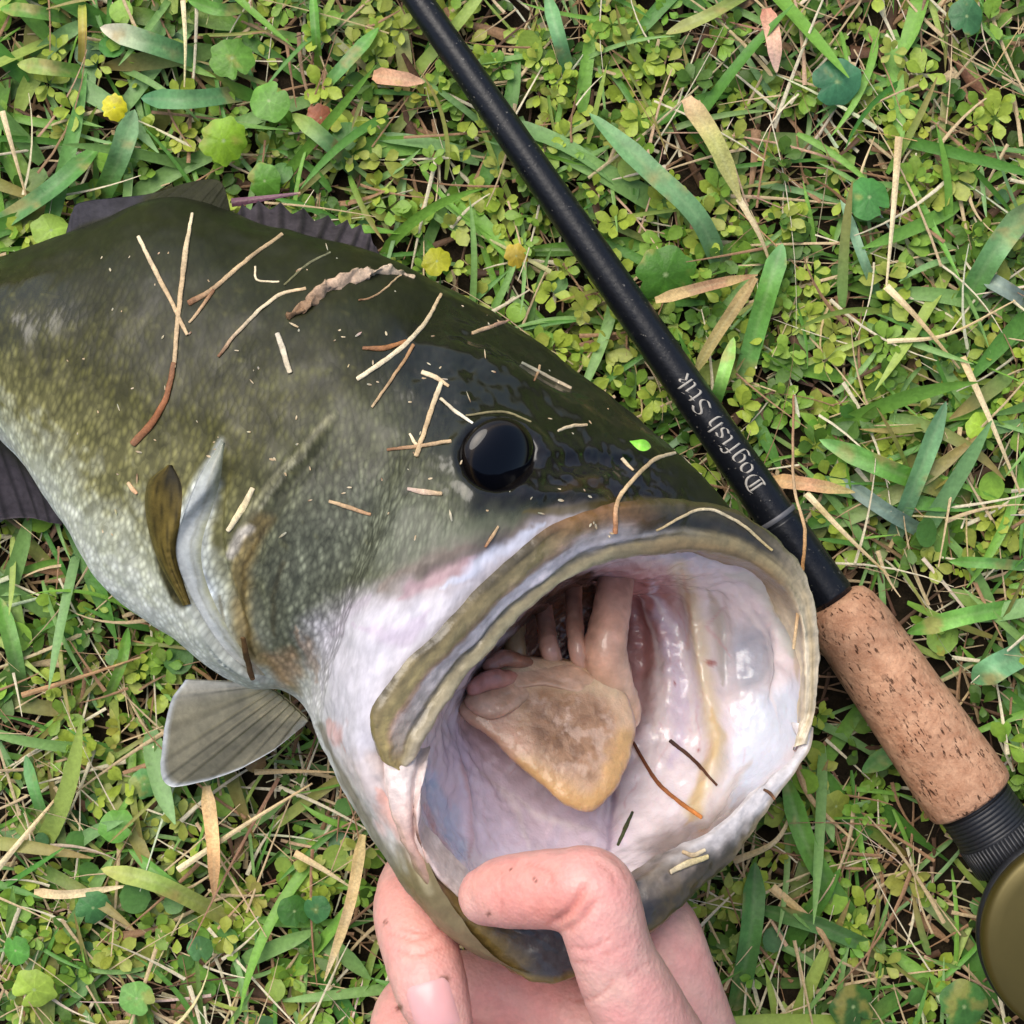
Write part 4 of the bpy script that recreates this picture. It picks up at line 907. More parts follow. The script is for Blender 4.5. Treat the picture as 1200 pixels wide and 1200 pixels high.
for tier, (n, z0, z1, sz) in enumerate([(2600, .1, .45, 1.1), (2900, .4, 1.0, 1.15)]):
    xy, p = scatter(n, fn=dens_weed); m = len(xy); k = 7
    z = RNG.uniform(z0, z1, m) * CM; base = np.repeat(np.c_[xy, z], k, 0); a0 = np.repeat(RNG.uniform(0, 6.28, m), k); j = np.tile(np.arange(k), m)
    az = a0 + j * 2.4 + RNG.normal(0, .3, m * k); ln = RNG.uniform(.26, .5, m * k) * CM * sz * (1 - .05 * j); ln *= np.repeat(RNG.uniform(.75, 1.25, m), k)
    c = np.repeat(pick([G_BR, G_MD, G_DK, (206,218,100)], [5 if tier else 2, 3, 2 if tier else 4, 2 if tier else .5], m, .2), k, 0) * jit(np.ones(3), m * k, .12)
    base = base + np.stack([np.cos(az), np.sin(az), np.zeros(m * k)], -1) * .0006 + np.c_[np.zeros((m * k, 2)), -(6 - j) * .0002 - .0004]
    p0 = RNG.uniform(-.1, .7, m * k) + j * .05; keep = RNG.random(m * k) < .88
    q = [x[keep] for x in (base, az, p0, RNG.uniform(-.7, .1, m * k), ln, ln * RNG.uniform(.5, .72, m * k))]
    parts_w.append(leaves(*q, 'obovate', .22, c[keep] * .85, c[keep], 5, RNG.normal(0, .25, keep.sum())))
Vw = keep_clear(*join(parts_w), 18); tag(mk('ground_cover', Vw[0], Vw[1], M_leaf, None, Vw[2]), 'low carpet of small rounded yellow-green weed leaves over the soil', 'ground cover', kind='stuff')
# clover-like rounder leaves
xy, p = scatter(650, fn=lambda p: np.clip(.25 + .5 * smooth(520, 300, p[:, 0]) + .2 * smooth(800, 1000, p[:, 1]), 0, 1)); n = len(xy)
c = pick([G_MD, (104,156,74), (160,190,84), (92,138,84)], [4, 3, 2, 2], n); ln = RNG.uniform(.35, .8, n) * CM
Vc = keep_clear(*leaves(np.c_[xy, RNG.uniform(.2, .95, n) * CM], RNG.uniform(0, 6.28, n), RNG.normal(.05, .3, n), RNG.uniform(-.5, .2, n), ln, ln * RNG.uniform(.8, 1.05, n), 'round', .18, c * .9, c, 8, RNG.normal(0, .25, n)), 27)
tag(mk('clover', Vc[0], Vc[1], M_leaf, None, Vc[2]), 'rounder mid-green clover-like leaves scattered through the lawn', 'clover', kind='stuff')
# broad lawn grass
def grass(n, half, fn, z0, z1, w0, w1, l0, l1):
    xy, p = scatter(n, half, fn); n = len(xy); c = pick([G_BL, (140,194,80), (104,160,68), (180,204,100), (148,192,120)], [4, 4, 3, 1.5, 2], n); tipc = np.where(RNG.random((n, 1)) < .2, pick([(176,150,92)], [1], n), c * 1.08)
    return leaves(np.c_[xy, RNG.uniform(z0, z1, n) * CM], RNG.uniform(0, 6.28, n), RNG.uniform(.0, .6, n), RNG.uniform(-.9, -.1, n), RNG.uniform(l0, l1, n) * CM, RNG.uniform(w0, w1, n) * CM, 'blade', .3, c * .9, tipc, 9, RNG.normal(0, .45, n), RNG.normal(0, .35, n))
gp = [grass(1300, .165, dens_grass, .1, .65, .22, .55, 1.8, 4.4), grass(1900, .165, None, .05, .6, .08, .2, 1.2, 3.2)]
Vg = keep_clear(*join(gp), 30); tag(mk('grass', Vg[0], Vg[1], M_leaf, None, Vg[2]), 'broad and fine green grass blades mixed through the lawn', 'grass', kind='stuff')
# dead stalks and thatch
def stalks(n, half, z0, z1, w0, w1, l0, l1, cols, pr, fn=None, pitch=.12):
    xy, p = scatter(n, half, fn); n = len(xy); c = pick(cols, pr, n, .25)
    return leaves(np.c_[xy, RNG.uniform(z0, z1, n) * CM], RNG.uniform(0, 6.28, n), RNG.normal(.03, pitch, n), RNG.normal(-.05, .25, n), RNG.gamma(3, (l1 - l0) / 6, n) * CM + l0 * CM, RNG.uniform(w0, w1, n) * CM, 'taper', -.6, c, c * .95, 6, RNG.normal(0, .3, n), RNG.normal(0, .35, n))
TAN, PALE, BRN, DBR = (206,182,140), (230,218,184), (164,128,94), (98,72,52)
dst = lambda p: np.clip(.45 + .4 * smooth(700, 950, p[:, 1]) + .2 * smooth(900, 1000, p[:, 0]), 0, 1)
sp_ = [stalks(3000, .165, .0, .35, .04, .13, .8, 3.0, [TAN, BRN, DBR, PALE], [3, 4, 3, 1.5]), stalks(3700, .165, .3, 1.0, .03, .12, .7, 4.4, [TAN, PALE, BRN], [4, 3, 2], dst), stalks(500, .165, .05, .5, .15, .4, .6, 2.0, [BRN, DBR, TAN], [4, 4, 1])]
Vs = keep_clear(*join(sp_), 21); tag(mk('dry_grass', Vs[0], Vs[1], M_straw, None, Vs[2]), 'thatch of dead tan and brown grass stalks between the green leaves', 'dry grass', kind='stuff')
# sparser lawn outside the frame
xy = RNG.uniform(-.7, .7, (60000, 2)); xy = xy[np.abs(xy).max(1) > .16][:26000]; n = len(xy)
c = pick([G_BR, G_MD, G_DK, G_BL, TAN], [3, 4, 3, 3, 3], n)
Vo = keep_clear(*leaves(np.c_[xy, RNG.uniform(0, .8, n) * CM], RNG.uniform(0, 6.28, n), RNG.uniform(0, .5, n), RNG.uniform(-.7, 0, n), RNG.uniform(.6, 3, n) * CM, RNG.uniform(.2, .8, n) * CM, 'blade', .25, c * .9, c, 4), 15)
tag(mk('lawn', Vo[0], Vo[1], M_leaf, None, Vo[2]), 'mixed lawn continuing around the scene', 'grass', kind='stuff')

# ------------------------------------------------------------------ single blades, leaves and stalks that stand out
def ribbon(name, pix, wpx, cols, label, cat, group, prof='blade', fold=.3, mat_=None, roll=0, ns=28, parent=None, sink=False):
    pix = np.array(pix, float)
    if sink: pix[-1, 2] = .25; pix[0, 2] *= .8
    c3 = PA(cr(pix, np.linspace(0, len(pix) - 1, ns))); t = np.linspace(0, 1, ns); tan = np.gradient(c3, axis=0)
    sd_ = np.cross(tan, [0, 0, 1.0]); sd_ /= np.linalg.norm(sd_, axis=1)[:, None]; sd_ = sd_ * math.cos(roll) + np.array([0, 0, math.sin(roll)])
    hw = PROF[prof](t)[:, None] * wpx / 2 * FRAME / 1200 * .975; up = np.array([0, 0, 1.0]); us = np.linspace(-1, 1, 7)
    G = np.stack([c3 + sd_ * hw * u + up * hw * fold * abs(u) ** 1.3 for u in us], 1); V_ = G.reshape(-1, 3); F_ = grid_faces(ns, 7)
    if vnormals(V_, F_)[:, 2].mean() < 0: F_ = F_[:, ::-1]
    V2 = V_ - np.array([0, 0, .00018]); nV = len(V_)
    cc_ = pw(np.array([lin(*c) for c in cols]), np.repeat(t, 7) * (len(cols) - 1)); ua = np.tile(us, ns)
    n = fbm(V_ * np.array([300, 300, 300]), 3) - .5; cc_ = cc_ * 1.3 * (1 + .7 * n[:, None]) * (1 + .10 * np.cos(ua * 19))[:, None]; cc_ = mixc(cc_, np.exp(-(ua / .1) ** 2) * .12, lin(200,205,160)); sp = fbm(V_ * 150 + 77, 4); cc_ = mixc(cc_, smooth(.6, .72, sp) * .6, lin(196,170,110)); cc_ = mixc(cc_, smooth(.9, 1, t)[np.repeat(np.arange(ns), 7)] * .5, lin(206,180,130))
    b_ = G[0].mean(0); o_ = mk(name, np.vstack([V_, V2]) - b_, np.vstack([F_, F_[:, ::-1] + nV]), mat_ or M_leaf, parent, np.clip(np.vstack([cc_, cc_]), 0, 1)); o_.location = b_
    return tag(o_, label, cat, group)
def H(pts, h): return [(x, y, hh) for (x, y), hh in zip(pts, h if isinstance(h, (list, tuple)) else [h] * len(pts))]
BG, GG, YG, OL = (106,148,94), (92,142,56), (146,172,70), (120,124,62)
BL = 'broad green grass blades in the lawn'
for pts, h, w_, cols, lab in [
 ([(690,132),(762,200),(817,254),(848,320)], [1.6,1.7,1.3,.8], 29, [BG,(120,160,110),(90,130,80)], 'long wide blue-green grass blade right of the rod, above the half-dried blade'),
 ([(1210,236),(1167,292),(1121,372)], [1.0,1.5,1.1], 30, [(110,124,84),BG,GG], 'wide green grass blade slanting down from the right edge near the top'),
 ([(1148,322),(1180,340),(1215,362)], [1.1,1.2,1.1], 20, [(120,140,124),(140,150,140)], 'short grey-green blade crossing the right edge below the slanting blade'),
 ([(917,285),(898,345),(868,452)], [1.5,1.3,.8], 26, [BG,GG,(110,160,90)], 'green blade standing just right of the rod above the lettering'),
 ([(117,32),(180,52),(250,76)], [1.4,1.5,1.2], 26, [(200,190,170),BG,(100,150,90)], 'pale-tipped blue-green blade near the top left corner'),
 ([(165,115),(220,117),(285,110)], [1.5,1.6,1.4], 24, [(84,136,92),BG,(92,140,96)], 'short level blue-green blade below the pale-tipped one at top left'),
 ([(158,128),(140,185),(118,235)], [1.5,1.4,.9], 27, [(124,158,112),BG,GG], 'upright green blade just above the soft dorsal fin'),
 ([(118,170),(60,222),(-20,275)], [1.0,1.3,1.0], 27, [GG,(84,128,74),BG], 'wide green blade running down to the left edge beside the fin'),
 ([(342,133),(382,165),(420,205)], [1.3,1.4,1.0], 21, [(150,165,80),(104,142,90),BG], 'slanting green blade above the spiny dorsal fin'),
 ([(444,32),(405,75),(372,110)], [1.2,1.2,.8], 19, [GG,BG,GG], 'narrow green blade left of the rod tip end near the top'),
 ([(96,-10),(97,40),(95,92)], [1.0,1.2,.7], 11, [YG,(170,150,70),OL], 'upright yellowish stem-like blade at the top left'),
 ([(366,-15),(370,40),(374,84)], [1.2,1.2,.8], 12, [GG,GG,YG], 'thin upright green blade at the top edge left of the rod'),
 ([(960,515),(1047,553),(1140,585)], [1.4,1.6,1.1], 25, [(120,170,96),GG,(100,140,60)], 'long bright green blade to the right of the lettering'),
 ([(1109,470),(1075,560),(1045,636)], [1.3,1.5,1.3], 25, [(110,150,110),BG,(120,160,126)], 'blue-green blade crossing the bright blade on the right'),
 ([(983,560),(1040,600),(1100,634)], [1.0,1.2,.9], 19, [(116,134,124),(104,130,110)], 'grey-blue blade below the crossing blades on the right'),
 ([(1062,742),(1130,722),(1210,708)], [1.2,1.5,1.4], 22, [GG,(126,178,84),(104,156,72)], 'bright green blade at the right edge beside the cork handle'),
 ([(1112,658),(1160,660),(1210,664)], [1.3,1.4,1.3], 14, [GG,(120,168,96)], 'thin level green blade at the right edge above the cork handle'),
 ([(918,905),(950,1000),(1012,1098)], [1.2,1.4,.8], 25, [GG,(96,140,60),(84,124,60)], 'long green blade below the cork handle beside the fish mouth'),
 ([(118,1018),(187,1036),(275,1080)], [1.3,1.5,1.2], 22, [(170,170,96),(140,164,80),(150,150,84)], 'yellow-green blade lying below the pelvic fin'),
 ([(150,995),(200,1035),(240,1062)], [1.0,1.2,1.0], 14, [GG,(110,150,80)], 'narrow green blade crossing the yellow-green one below the fin'),
 ([(885,1010),(880,1090),(862,1190)], [1.1,1.3,.8], 28, [(70,110,54),(84,128,64),(70,106,50)], 'dark green blade just right of the hand'),
 ([(880,1062),(960,1085),(1040,1120)], [1.0,1.3,1.0], 24, [(74,112,56),(96,136,76)], 'dark broad blade between the hand and the reel'),
 ([(30,885),(42,930),(62,985)], [1.1,1.2,.7], 18, [(104,150,96),GG], 'upright green blade at the left edge level with the pelvic fin'),
 ([(0,700),(16,760),(26,810)], [1.0,1.2,.8], 20, [GG,(120,156,90)], 'green blade at the left edge under the belly'),
 ([(150,735),(142,780),(120,830)], [.9,1.1,.8], 13, [GG,(110,140,60)], 'small green blade under the belly left of the pelvic fin'),
 ([(640,-10),(655,45),(668,92)], [1.2,1.2,.7], 18, [BG,(110,160,110)], 'short blue-green blade at the top edge right of the rod'),
 ([(860,395),(846,445),(835,482)], [1.4,1.3,1.0], 17, [(150,190,100),(120,176,84)], 'bright green blade tip beside the lettering'),
 ([(1010,905),(1050,880),(1090,872)], [.9,1.1,.9], 24, [(80,120,64),(104,146,84)], 'dark green blade under the lower end of the cork'),
 ([(780,40),(830,18),(880,-10)], [1.1,1.2,1.0], 18, [(150,150,90),(120,140,70)], 'olive blade at the top edge midway right of the rod'),
 ([(1140,800),(1170,780),(1210,760)], [1.2,1.4,1.2], 34, [(100,150,100),(126,170,126)], 'wide pale green blade at the right edge above the reel'),
 ([(985,230),(1010,300),(1030,350)], [1.0,1.1,.8], 14, [(150,180,150),(110,150,100)], 'small blue-green blade under the round leaf right of centre'),
 ([(20,75),(60,80),(110,86)], [1.2,1.3,1.0], 20, [(150,160,90),GG], 'olive-green blade at the left edge near the top'),
 ([(0,10),(40,14),(90,24)], [1.3,1.4,1.1], 18, [GG,(112,152,74)], 'green blade in the very top left corner'),
 ([(220,0),(260,12),(300,6)], [1.1,1.2,1.1], 16, [GG,(120,158,82)], 'short green blade at the top edge left of centre')]:
    ribbon('grass_blade', H(pts, h), w_, cols, lab, 'grass blade', BL, sink=True, roll=.45 * math.sin(w_ * 7 + pts[0][0]), prof='lawn')
DRY = 'dry blades and straws in the lawn'
DT, DP, DB = (172,148,108), (196,180,142), (132,100,70)
for pts, h, w_, cols, lab, pr in [
 ([(804,115),(838,167),(868,236)], [1.4,1.7,1.5], 24, [(172,142,108),(142,142,80),(150,146,88)], 'half-dried blade, tan above and green below, right of the wide blue-green blade', 'blade'),
 ([(866,232),(890,275),(905,315)], [1.5,1.4,1.0], 8, [DP,DT], 'thin straw hanging from the tip of the half-dried blade', 'taper'),
 ([(1054,160),(1047,250),(1039,335)], [1.3,1.6,1.4], 9, [DT,DP,DP], 'upright straw below the round leaves at right', 'taper'),
 ([(1039,335),(1075,372),(1125,432)], [1.4,1.5,1.1], 9, [DP,DT,DT], 'straw slanting down right from the foot of the upright straw', 'taper'),
 ([(898,10),(906,45),(910,85)], [1.2,1.5,1.2], 20, [(150,100,80),(190,150,124),(206,170,150)], 'curled brown dead leaf at the top right of centre', 'blade'),
 ([(885,325),(835,400),(812,442)], [1.4,1.3,1.0], 15, [(140,116,76),(128,124,72)], 'olive-brown dead blade leaning toward the rod', 'blade'),
 ([(768,352),(830,335),(888,322)], [1.3,1.4,1.2], 14, [DT,(140,108,78),DB], 'brown dead blade lying level between rod and green blade', 'blade'),
 ([(437,88),(465,92),(498,96)], [1.1,1.3,1.1], 20, [(160,120,90),(190,150,120)], 'short brown bark-like leaf left of the rod near the top', 'blade'),
 ([(2,130),(16,180),(32,235)], [1.4,1.4,1.0], 7, [DP,DT], 'thin pale straw at the left edge above the fin', 'taper'),
 ([(214,0),(217,50),(216,102)], [1.3,1.5,1.2], 6, [DP,(190,180,130)], 'thin upright straw crossing the pale-tipped blade', 'taper'),
 ([(271,237),(310,232),(352,226)], [2.6,2.7,2.6], 10, [(92,62,74),(110,80,90)], 'purplish brown blade lying over the spiny dorsal fin', 'taper'),
 ([(242,921),(250,990),(251,1055)], [1.4,1.6,1.2], 17, [DT,(200,160,110),DB], 'tan dead blade hanging down below the pelvic fin', 'blade'),
 ([(425,978),(410,1060),(380,1150)], [1.4,1.7,1.2], 14, [(170,150,100),DT,DP], 'long tan blade beside the fingers', 'blade'),
 ([(298,905),(345,904),(392,905)], [1.3,1.5,1.4], 7, [DT,DT], 'level straw just right of the pelvic fin', 'taper'),
 ([(208,1020),(285,968),(366,918)], [1.3,1.5,1.4], 8, [DP,DT], 'long straw slanting up from below the fin to the throat', 'taper'),
 ([(-5,1020),(35,972),(70,930)], [1.3,1.4,1.1], 8, [DP,DT], 'slanting straw at the left edge below the belly', 'taper'),
 ([(905,562),(950,568),(1002,577)], [1.3,1.4,1.2], 17, [(180,146,96),(170,128,94),(150,142,84)], 'orange-brown dead blade beside the lettered end of the rod', 'blade'),
 ([(945,578),(990,625),(1042,675)], [1.4,1.5,1.2], 8, [DP,DT], 'straw slanting right from the rod above the cork', 'taper'),
 ([(1128,418),(1160,490),(1196,578)], [1.4,1.6,1.3], 9, [DT,DP,DT], 'long straw near the right edge above the crossing blades', 'taper'),
 ([(25,815),(90,795),(165,770)], [1.1,1.3,1.1], 7, [(150,116,80),DB], 'brown straw under the belly', 'taper'),
 ([(40,1045),(80,1048),(150,1038)], [1.1,1.3,1.1], 11, [DT,DP], 'tan straw bundle left of the yellow-green blade', 'blade'),
 ([(345,1000),(380,1020),(408,1038)], [1.2,1.4,1.2], 9, [DT,DP], 'short straw near the fingers slanting down right', 'taper'),
 ([(1000,250),(1010,200),(1025,160)], [.9,1.0,.8], 5, [DP,DT], 'fine straw beside the lower round leaf', 'taper'),
 ([(930,880),(950,935),(1000,985)], [1.0,1.2,1.0], 10, [DB,DT], 'brown stalk under the cork beside the long green blade', 'taper'),
 ([(860,1010),(910,985),(935,935)], [1.0,1.2,1.0], 9, [DT,DP], 'tan stalk right of the lower jaw', 'taper'),
 ([(905,1040),(960,1090),(985,1140)], [1.1,1.3,1.0], 11, [DT,DB], 'brown stalk between the hand and the reel', 'taper'),
 ([(1040,400),(1110,392),(1190,352)], [1.0,1.3,1.2], 6, [DP,DT], 'thin straw crossing toward the right edge', 'taper')]:
    ribbon('dry_grass_blade', H(pts, h), w_, cols, lab, 'dry grass', DRY, pr, -.5 if pr == 'taper' else .25, M_straw)
# larger single leaves
def roundleaf(px_, py_, r, h, col, tilt, az, label, notch=.35, wob_=.04, name='round_leaf'):
    na, nr = 48, 9; a = np.linspace(0, 2 * np.pi, na + 1)[:-1]; rad = 1 + wob_ * .6 * np.sin(a * (7 + px_ % 5) + px_) * (1 + .6 * np.sin(a * 3 + py_)) + .05 * np.sin(a * 2 + py_) + .03 * np.sin(a * 5 + px_ * 3) - notch * np.exp(-(((a - np.pi) / .16) ** 2)); rr = np.linspace(0.002, 1, nr)
    s = r * FRAME / 1200 * .975; X = rr[:, None] * (rad * np.cos(a))[None]; Y = rr[:, None] * (rad * np.sin(a))[None]
    Z = -.16 * rr[:, None] ** 2 + .012 * rr[:, None] ** 2 * np.cos(a * 7)[None] + .12 * rr[:, None] ** 2 * np.cos(2 * a)[None]
    L = np.stack([X, Y, Z], -1).reshape(-1, 3) * s; ca, sa = math.cos(az), math.sin(az); ct, st = math.cos(tilt), math.sin(tilt)
    L = L @ np.array([[1, 0, 0], [0, ct, -st], [0, st, ct]]).T @ np.array([[ca, -sa, 0], [sa, ca, 0], [0, 0, 1]]).T
    F_ = grid_faces(nr, na, True); 
    if vnormals(L, F_)[:, 2].mean() < 0: F_ = F_[:, ::-1]
    c = np.tile(lin(*col), (len(L), 1)); vein = np.tile(np.maximum(0, np.cos(a * 7)) ** 8, nr) * np.repeat(1 - rr * .6, na); c = mixc(c, vein * .35, lin(*col) * 1.7)
    c = c * (1.0 + .3 * math.sin(px_ * 1.7) ** 2) * (1 + .9 * (fbm(L * 250 + px_, 4) - .5))[:, None]; c = mixc(c, smooth(.62, .74, fbm(L * 180 + py_, 4)) * .5, lin(190,170,90)); c = mixc(c, np.repeat(smooth(.1, .03, rr), na), lin(170,190,130))
    o_ = mk(name, L, F_, M_leaf, None, np.clip(c, 0, 1)); o_.location = P(px_, py_, h)
    st_ = tube('stem', [(px_, py_, h - .12), (px_ - 6, py_ + 5, h * .5), (px_ - 10, py_ + 8, 0.05)], [2, 2, 2], M_leaf, ccol((120,140,60), (120,120,60)), None, 10, 6)
    st_.parent = o_; st_.matrix_parent_inverse = o_.matrix_basis.inverted(); return tag(o_, label, 'leaf', 'larger single leaves in the lawn')
from mathutils import Matrix
for a in [(981,96,28,1.3,(70,124,86),.15,.4,'dark blue-green round leaf, upper of the two on the right'),
 (1019,231,26,1.4,(76,132,66),.25,2.4,'round green leaf with a crease, below the blue-green one on the right'),
 (1133,19,21,1.3,(74,124,78),.1,1.2,'round dark leaf at the top edge near the right corner'),
 (780,322,34,1.1,(80,130,44),.3,.3,'green lobed leaf just right of the rod beside the brown blade', .2, .09),
 (262,165,27,1.5,(132,170,44),.25,.9,'large yellow-green jagged leaf above the dorsal fin', .2, .1),
 (272,68,25,1.3,(104,150,58),.2,2.0,'round green leaf right of the pale-tipped blade', .3, .08),
 (315,118,24,1.4,(108,156,66),.2,4.0,'round green leaf above the slanting blade at top left'),
 (134,126,15,1.3,(200,190,40),.2,1.0,'small bright yellow leaf at the upper left', .1, .1),
 (310,212,20,1.1,(96,146,54),.25,.2,'green leaf behind the spiny dorsal fin', .2, .06),
 (60,270,22,1.2,(140,170,70),.3,2.2,'pale green leaf against the rear of the soft dorsal fin', .25, .06),
 (376,138,16,1.1,(150,92,66),.3,1.4,'reddish brown dead leaf above the spiny fin', .1, .12),
 (109,1064,20,1.3,(74,126,70),.2,.8,'round dark leaf left of the yellow-green blade'),
 (136,968,20,1.2,(100,152,62),.2,3.0,'round green leaf below the pelvic fin at left'),
 (18,1114,17,1.2,(90,150,62),.2,5.0,'round green leaf at the left edge near the bottom'),
 (169,919,18,1.1,(92,142,78),.25,1.0,'pale green leaf touching the tip of the pelvic fin'),
 (345,1068,19,1.2,(64,110,46),.3,2.0,'dark green leaf left of the fingers'), (370,1066,17,1.3,(74,126,72),.35,5.2,'blue-green leaf beside the dark one left of the fingers'),
 (235,1112,15,1.3,(88,136,80),.3,1.7,'small blue-green leaf at the bottom left of centre'), (40,1160,24,1.4,(150,176,70),.2,.6,'large yellow-green leaf at the bottom left corner', .5, .1),
 (160,1170,20,1.3,(110,158,80),.25,2.6,'green leaf at the bottom edge left of centre'), (300,895,12,1.0,(150,120,80),.3,1,'small tan leaf under the pelvic fin', .1, .1),
 (512,306,17,1.1,(190,190,50),.2,2.2,'yellow leaf with a green edge behind the back of the fish', .15, .08), (605,300,14,1.0,(196,170,60),.3,.5,'small orange-yellow leaf between fish and rod', .1, .1),
 (980,945,18,1.0,(140,150,60),.3,1.2,'olive leaf below the cork handle', .2, .08), (1000,1180,26,1.2,(64,104,48),.2,2.2,'dark round leaf at the bottom between hand and reel'),
 (1130,1180,30,1.2,(72,118,56),.2,.5,'dark green leaf at the bottom beside the reel'), (945,640,14,1.2,(80,130,60),.2,2.0,'small dark green leaf touching the rod above the cork', .2, .05),
 (1150,500,18,1.2,(150,180,60),.25,1.8,'bright yellow-green leaf near the right edge', .2, .06)]:
    roundleaf(*a)

# ------------------------------------------------------------------ bits of straw stuck to the fish
GD = 'bits of straw and debris stuck to the fish'
def strand(pts, rad, cols, label, name='straw', lift=.02, ns=60, flat=.42, cat='straw', h=None, group=GD, nr=8, rough=.00035):
    q = cr(np.array(pts, float), np.linspace(0, len(pts) - 1, ns)); hh = np.array([hit(*x) or 1.2 for x in q]) if h is None else np.interp(np.linspace(0, 1, ns), np.linspace(0, 1, len(h)), h)
    if h is None:
        base = hh.copy()
        for _ in range(12): hh = np.maximum(np.convolve(np.r_[hh[0], hh, hh[-1]], [.25, .5, .25], 'valid'), base)
    rp = .74 * np.interp(np.linspace(0, 1, ns), np.linspace(0, 1, len(rad)), rad); rc = rp * FRAME / 1200 * .82 / CM
    pix = np.c_[q, hh + rc * flat * .8 + lift]
    o_ = tube(name, pix, rp, M_straw, ccol(*cols), None, ns, nr, flat, rough); me = o_.data; v0 = PA(pix[:1])[0]
    me.transform(Matrix.Translation(-Vector(v0))); o_.location = v0
    return tag(o_, label, cat, group)
T1, T2, T3 = (200,172,132), (226,208,172), (142,100,70)
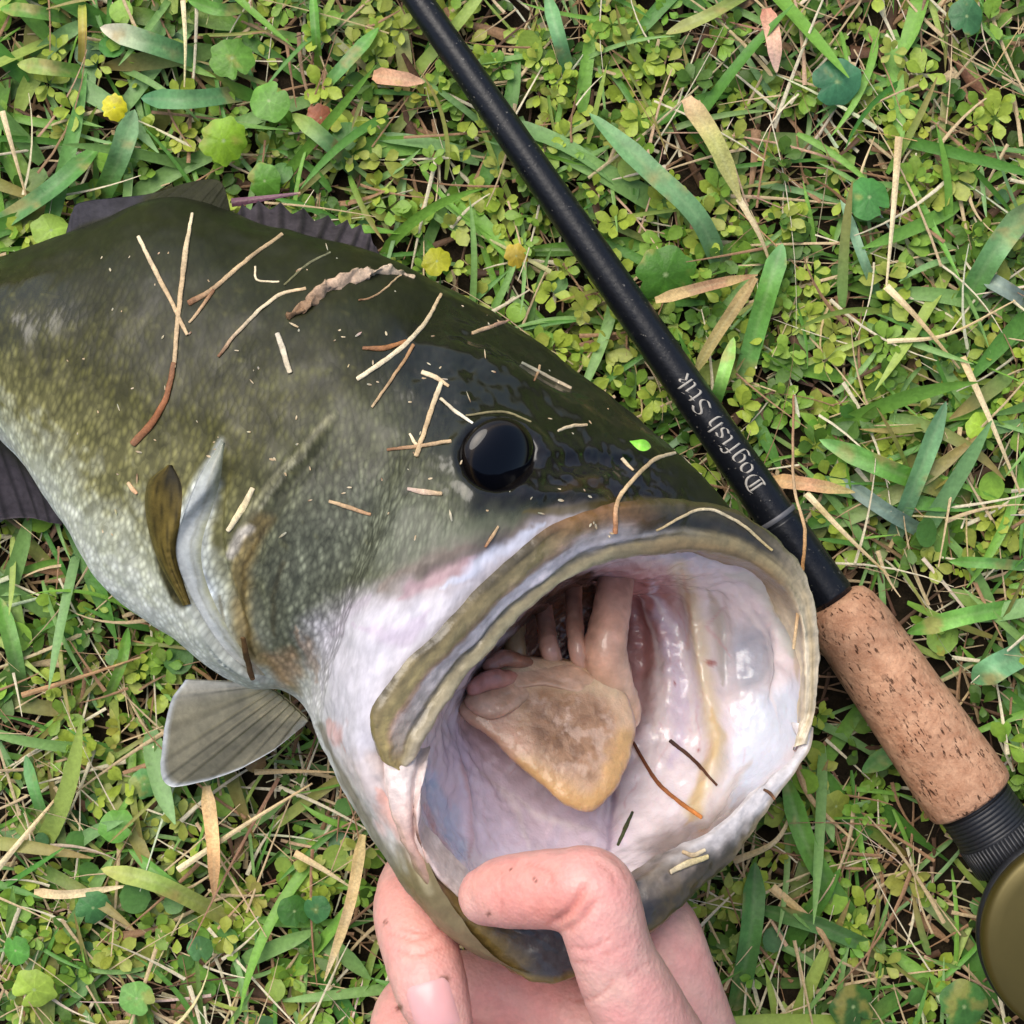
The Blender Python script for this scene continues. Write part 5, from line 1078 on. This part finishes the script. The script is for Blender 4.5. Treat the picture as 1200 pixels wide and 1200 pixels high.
for pts, rad, cols, lab in [
 ([(225,250),(217,300),(210,359),(204,430)], [2.5,4.5,4,3.5], [T2,T1,T1], 'longest tan straw standing up the back of the fish toward the dorsal fin'),
 ([(204,425),(194,467),(176,498),(156,520)], [4,5,6,6], [T3,(160,100,62),T3], 'reddish brown straw continuing below the longest straw on the flank'),
 ([(162,277),(182,318),(198,348),(219,392)], [3,4,3.5,3], [T2,T1,T1], 'straw crossing the longest straw from its upper left'),
 ([(331,274),(290,304),(250,338),(221,355)], [3,3.5,4,5], [T1,T1,T3], 'straw slanting from the spiny fin down to the longest straw'),
 ([(250,340),(236,360),(222,378)], [3,3,2], [T3,T1], 'short brown stub beside the slanting straw'),
 ([(358,338),(325,347),(283,384),(256,418)], [2.5,3,3,2.5], [T1,T2,T3], 'thin curved straw running down left from the bark chip'),
 ([(325,391),(332,412),(340,436)], [4,5,4], [(226,214,190),(206,190,160)], 'short thick pale chip on the flank below the bark chip'),
 ([(299,312),(301,328),(327,330)], [1.6,1.6,1.4], [T2,T2], 'tiny L-shaped pale fibre left of the bark chip'),
 ([(387,295),(360,310),(333,334)], [1.6,2,1.6], [(130,130,100),(120,116,80)], 'thin grey-green fibre above the bark chip'),
 ([(517,344),(497,380),(465,412),(419,444)], [2.5,3.5,4,4], [T1,T2,T2], 'tan straw in the crossed pair behind the eye'),
 ([(485,404),(462,440),(436,477)], [3,2.5,2], [(170,126,84),T1], 'darker straw forking down from the crossed pair'),
 ([(425,408),(450,408),(476,400)], [3,4.5,3], [T3,(170,116,70)], 'small brown stub at the crossed pair behind the eye'),
 ([(554,390),(575,383),(597,375)], [3,3.5,3], [T1,(196,150,130)], 'short pinkish straw on the crown near the back edge'),
 ([(517,448),(504,485),(488,534)], [4,4,4], [T2,T1,T1], 'thick tan straw standing left of the eye'),
 ([(495,436),(510,442),(526,452)], [4,4,2.5], [T2,T1], 'stub forming the head of the thick straw beside the eye'),
 ([(454,527),(490,523),(528,517)], [2.5,3,3], [T3,T1], 'straw lying level across the thick straw beside the eye'),
 ([(516,467),(535,483),(554,496)], [2.5,3,2], [T2,(220,214,196)], 'pale fibre between the thick straw and the eye'),
 ([(480,508),(487,520),(494,524)], [2,3,2], [T2,T1], 'tiny stub left of the thick straw'),
 ([(478,573),(498,577),(518,579)], [3,5,3], [(206,180,164),T1], 'short pale chip below the thick straw on the cheek'),
 ([(386,587),(410,595),(434,603)], [2.5,3.5,2.5], [T1,(170,130,96)], 'short tan chip on the scaled cheek'),
 ([(612,425),(640,440),(669,455)], [2.5,3,3], [(150,150,130),(190,170,140)], 'grey straw on the crown above the eye'),
 ([(546,487),(590,483),(622,494)], [1.8,2,1.5], [(140,130,96),(150,140,100)], 'thin curved fibre over the top of the eye'),
 ([(792,531),(768,538),(744,560),(724,588),(721,625)], [2.5,3.5,3.5,3.5,4], [T2,T1,T1,(190,130,90)], 'curled tan straw hooked over the snout to the upper lip'),
 ([(729,537),(735,544),(742,551)], [3,3,2], [T2,T1], 'tiny stub at the bend of the curled straw'),
 ([(584,617),(576,630),(569,641)], [2,3,2], [T1,T3], 'tiny tan stub below the eye'),
 ([(296,573),(284,596),(267,622)], [4,6,4], [T2,(226,208,160),T2], 'short broad pale straw on the gill cover ridge'),
 ([(633,428),(630,437),(626,446)], [1.8,2,1.5], [T1,T3], 'tiny dark stub on the crown above the eye'),
 ([(654,505),(670,499),(688,498)], [2,3,2], [T2,T1], 'small tan flake on the crown right of the eye'),
 ([(285,747),(289,770),(296,796)], [4,5,4], [(90,66,36),(70,50,28)], 'dark brown stub at the bottom of the gill cover'),
 ([(150,566),(155,573),(160,578)], [3,4,3], [T1,(206,160,120)], 'small tan chip on the flank left of the pectoral fin'),
 ([(742,870),(766,911),(790,935),(822,958)], [2.5,3,3.5,3.5], [(80,40,26),(140,84,48),(190,120,60)], 'long brown stalk inside the mouth right of the tongue'),
 ([(785,868),(812,890),(840,920)], [3,3,2], [(60,36,26),(90,56,36)], 'dark stalk inside the mouth above the brown one'),
 ([(742,951),(733,970),(724,990)], [2,3.5,2.5], [(54,60,34),(70,76,44)], 'short dark green stalk on the mouth floor above the thumb'),
 ([(786,1022),(806,1012),(830,1004)], [4,6,4], [T2,(214,196,140)], 'pale straw chip on the lower lip right of the thumb'),
 ([(800,998),(812,1002),(826,996)], [3,4,3], [T1,T2], 'small straw chip just above the pale one on the lower lip'),
 ([(895,925),(903,930),(908,937)], [2,3,2], [(90,60,40),T3], 'tiny brown speck on the right side of the lower lip'),
 ([(470,322),(440,346),(420,352)], [1.5,1.5,1.5], [T1,T3], 'thin fibre beside the bark chip on the back'),
 ([(770,622),(822,597),(865,612),(905,645)], [2,2.5,2.5,2], [(170,150,110),T2,(180,160,110)], 'thin pale fibre lying along the upper lip')]:
    strand(pts, rad, cols, lab, lift=.22 if 'bottom of the gill' in lab else .02)
strand([(337,374),(352,362),(378,342),(420,324),(452,319),(485,323)], [5,9,12,11,7,3], [(110,84,58),(150,120,92),(196,168,142),(212,188,162),(190,168,140)], 'curled brown bark chip lying on the back of the fish', 'bark_chip', flat=.45, cat='bark chip', rough=.0035, nr=14)
strand([(930,463),(930,567),(943,622),(938,690),(930,760)], [1.8,2.5,3,3,2.5], [T3,T1,(170,120,70),T1], 'long straw lying across the rod and over the edge of the mouth', h=[2.3,2.9,3.2,4.6,5.3])
o = ribbon('green_leaf', [(738,517,6.45),(750,521,6.6),(763,524,6.5)], 12, [(120,190,60),(150,210,80)], 'tiny bright green leaf lying on the snout', 'leaf', GD, 'obovate')
# scattered flecks on the skin
fl = []
for k in range(130):
    x, y = RNG.uniform(60, 720), RNG.uniform(290, 640); z = hit(x, y)
    if not z or z < 4.5: continue
    fl.append((x, y, z + .03))
fl = np.array(fl); n = len(fl); ln = RNG.gamma(2, .035, n) * CM + .0004
Vf = leaves(PA(fl), RNG.uniform(0, 6.28, n), RNG.normal(0, .1, n), RNG.normal(-.2, .1, n), ln, np.minimum(ln * .5, RNG.uniform(.02, .06, n) * CM), 'blade', -.3, pick([T2, T1, (170,170,150), T3], [3, 3, 3, 1], n), pick([T2, T1], [1, 1], n), 3)
tag(mk('plant_flecks', Vf[0], Vf[1], M_straw, None, Vf[2]), 'tiny pale flecks of plant debris stuck over the wet skin', 'debris', kind='stuff')
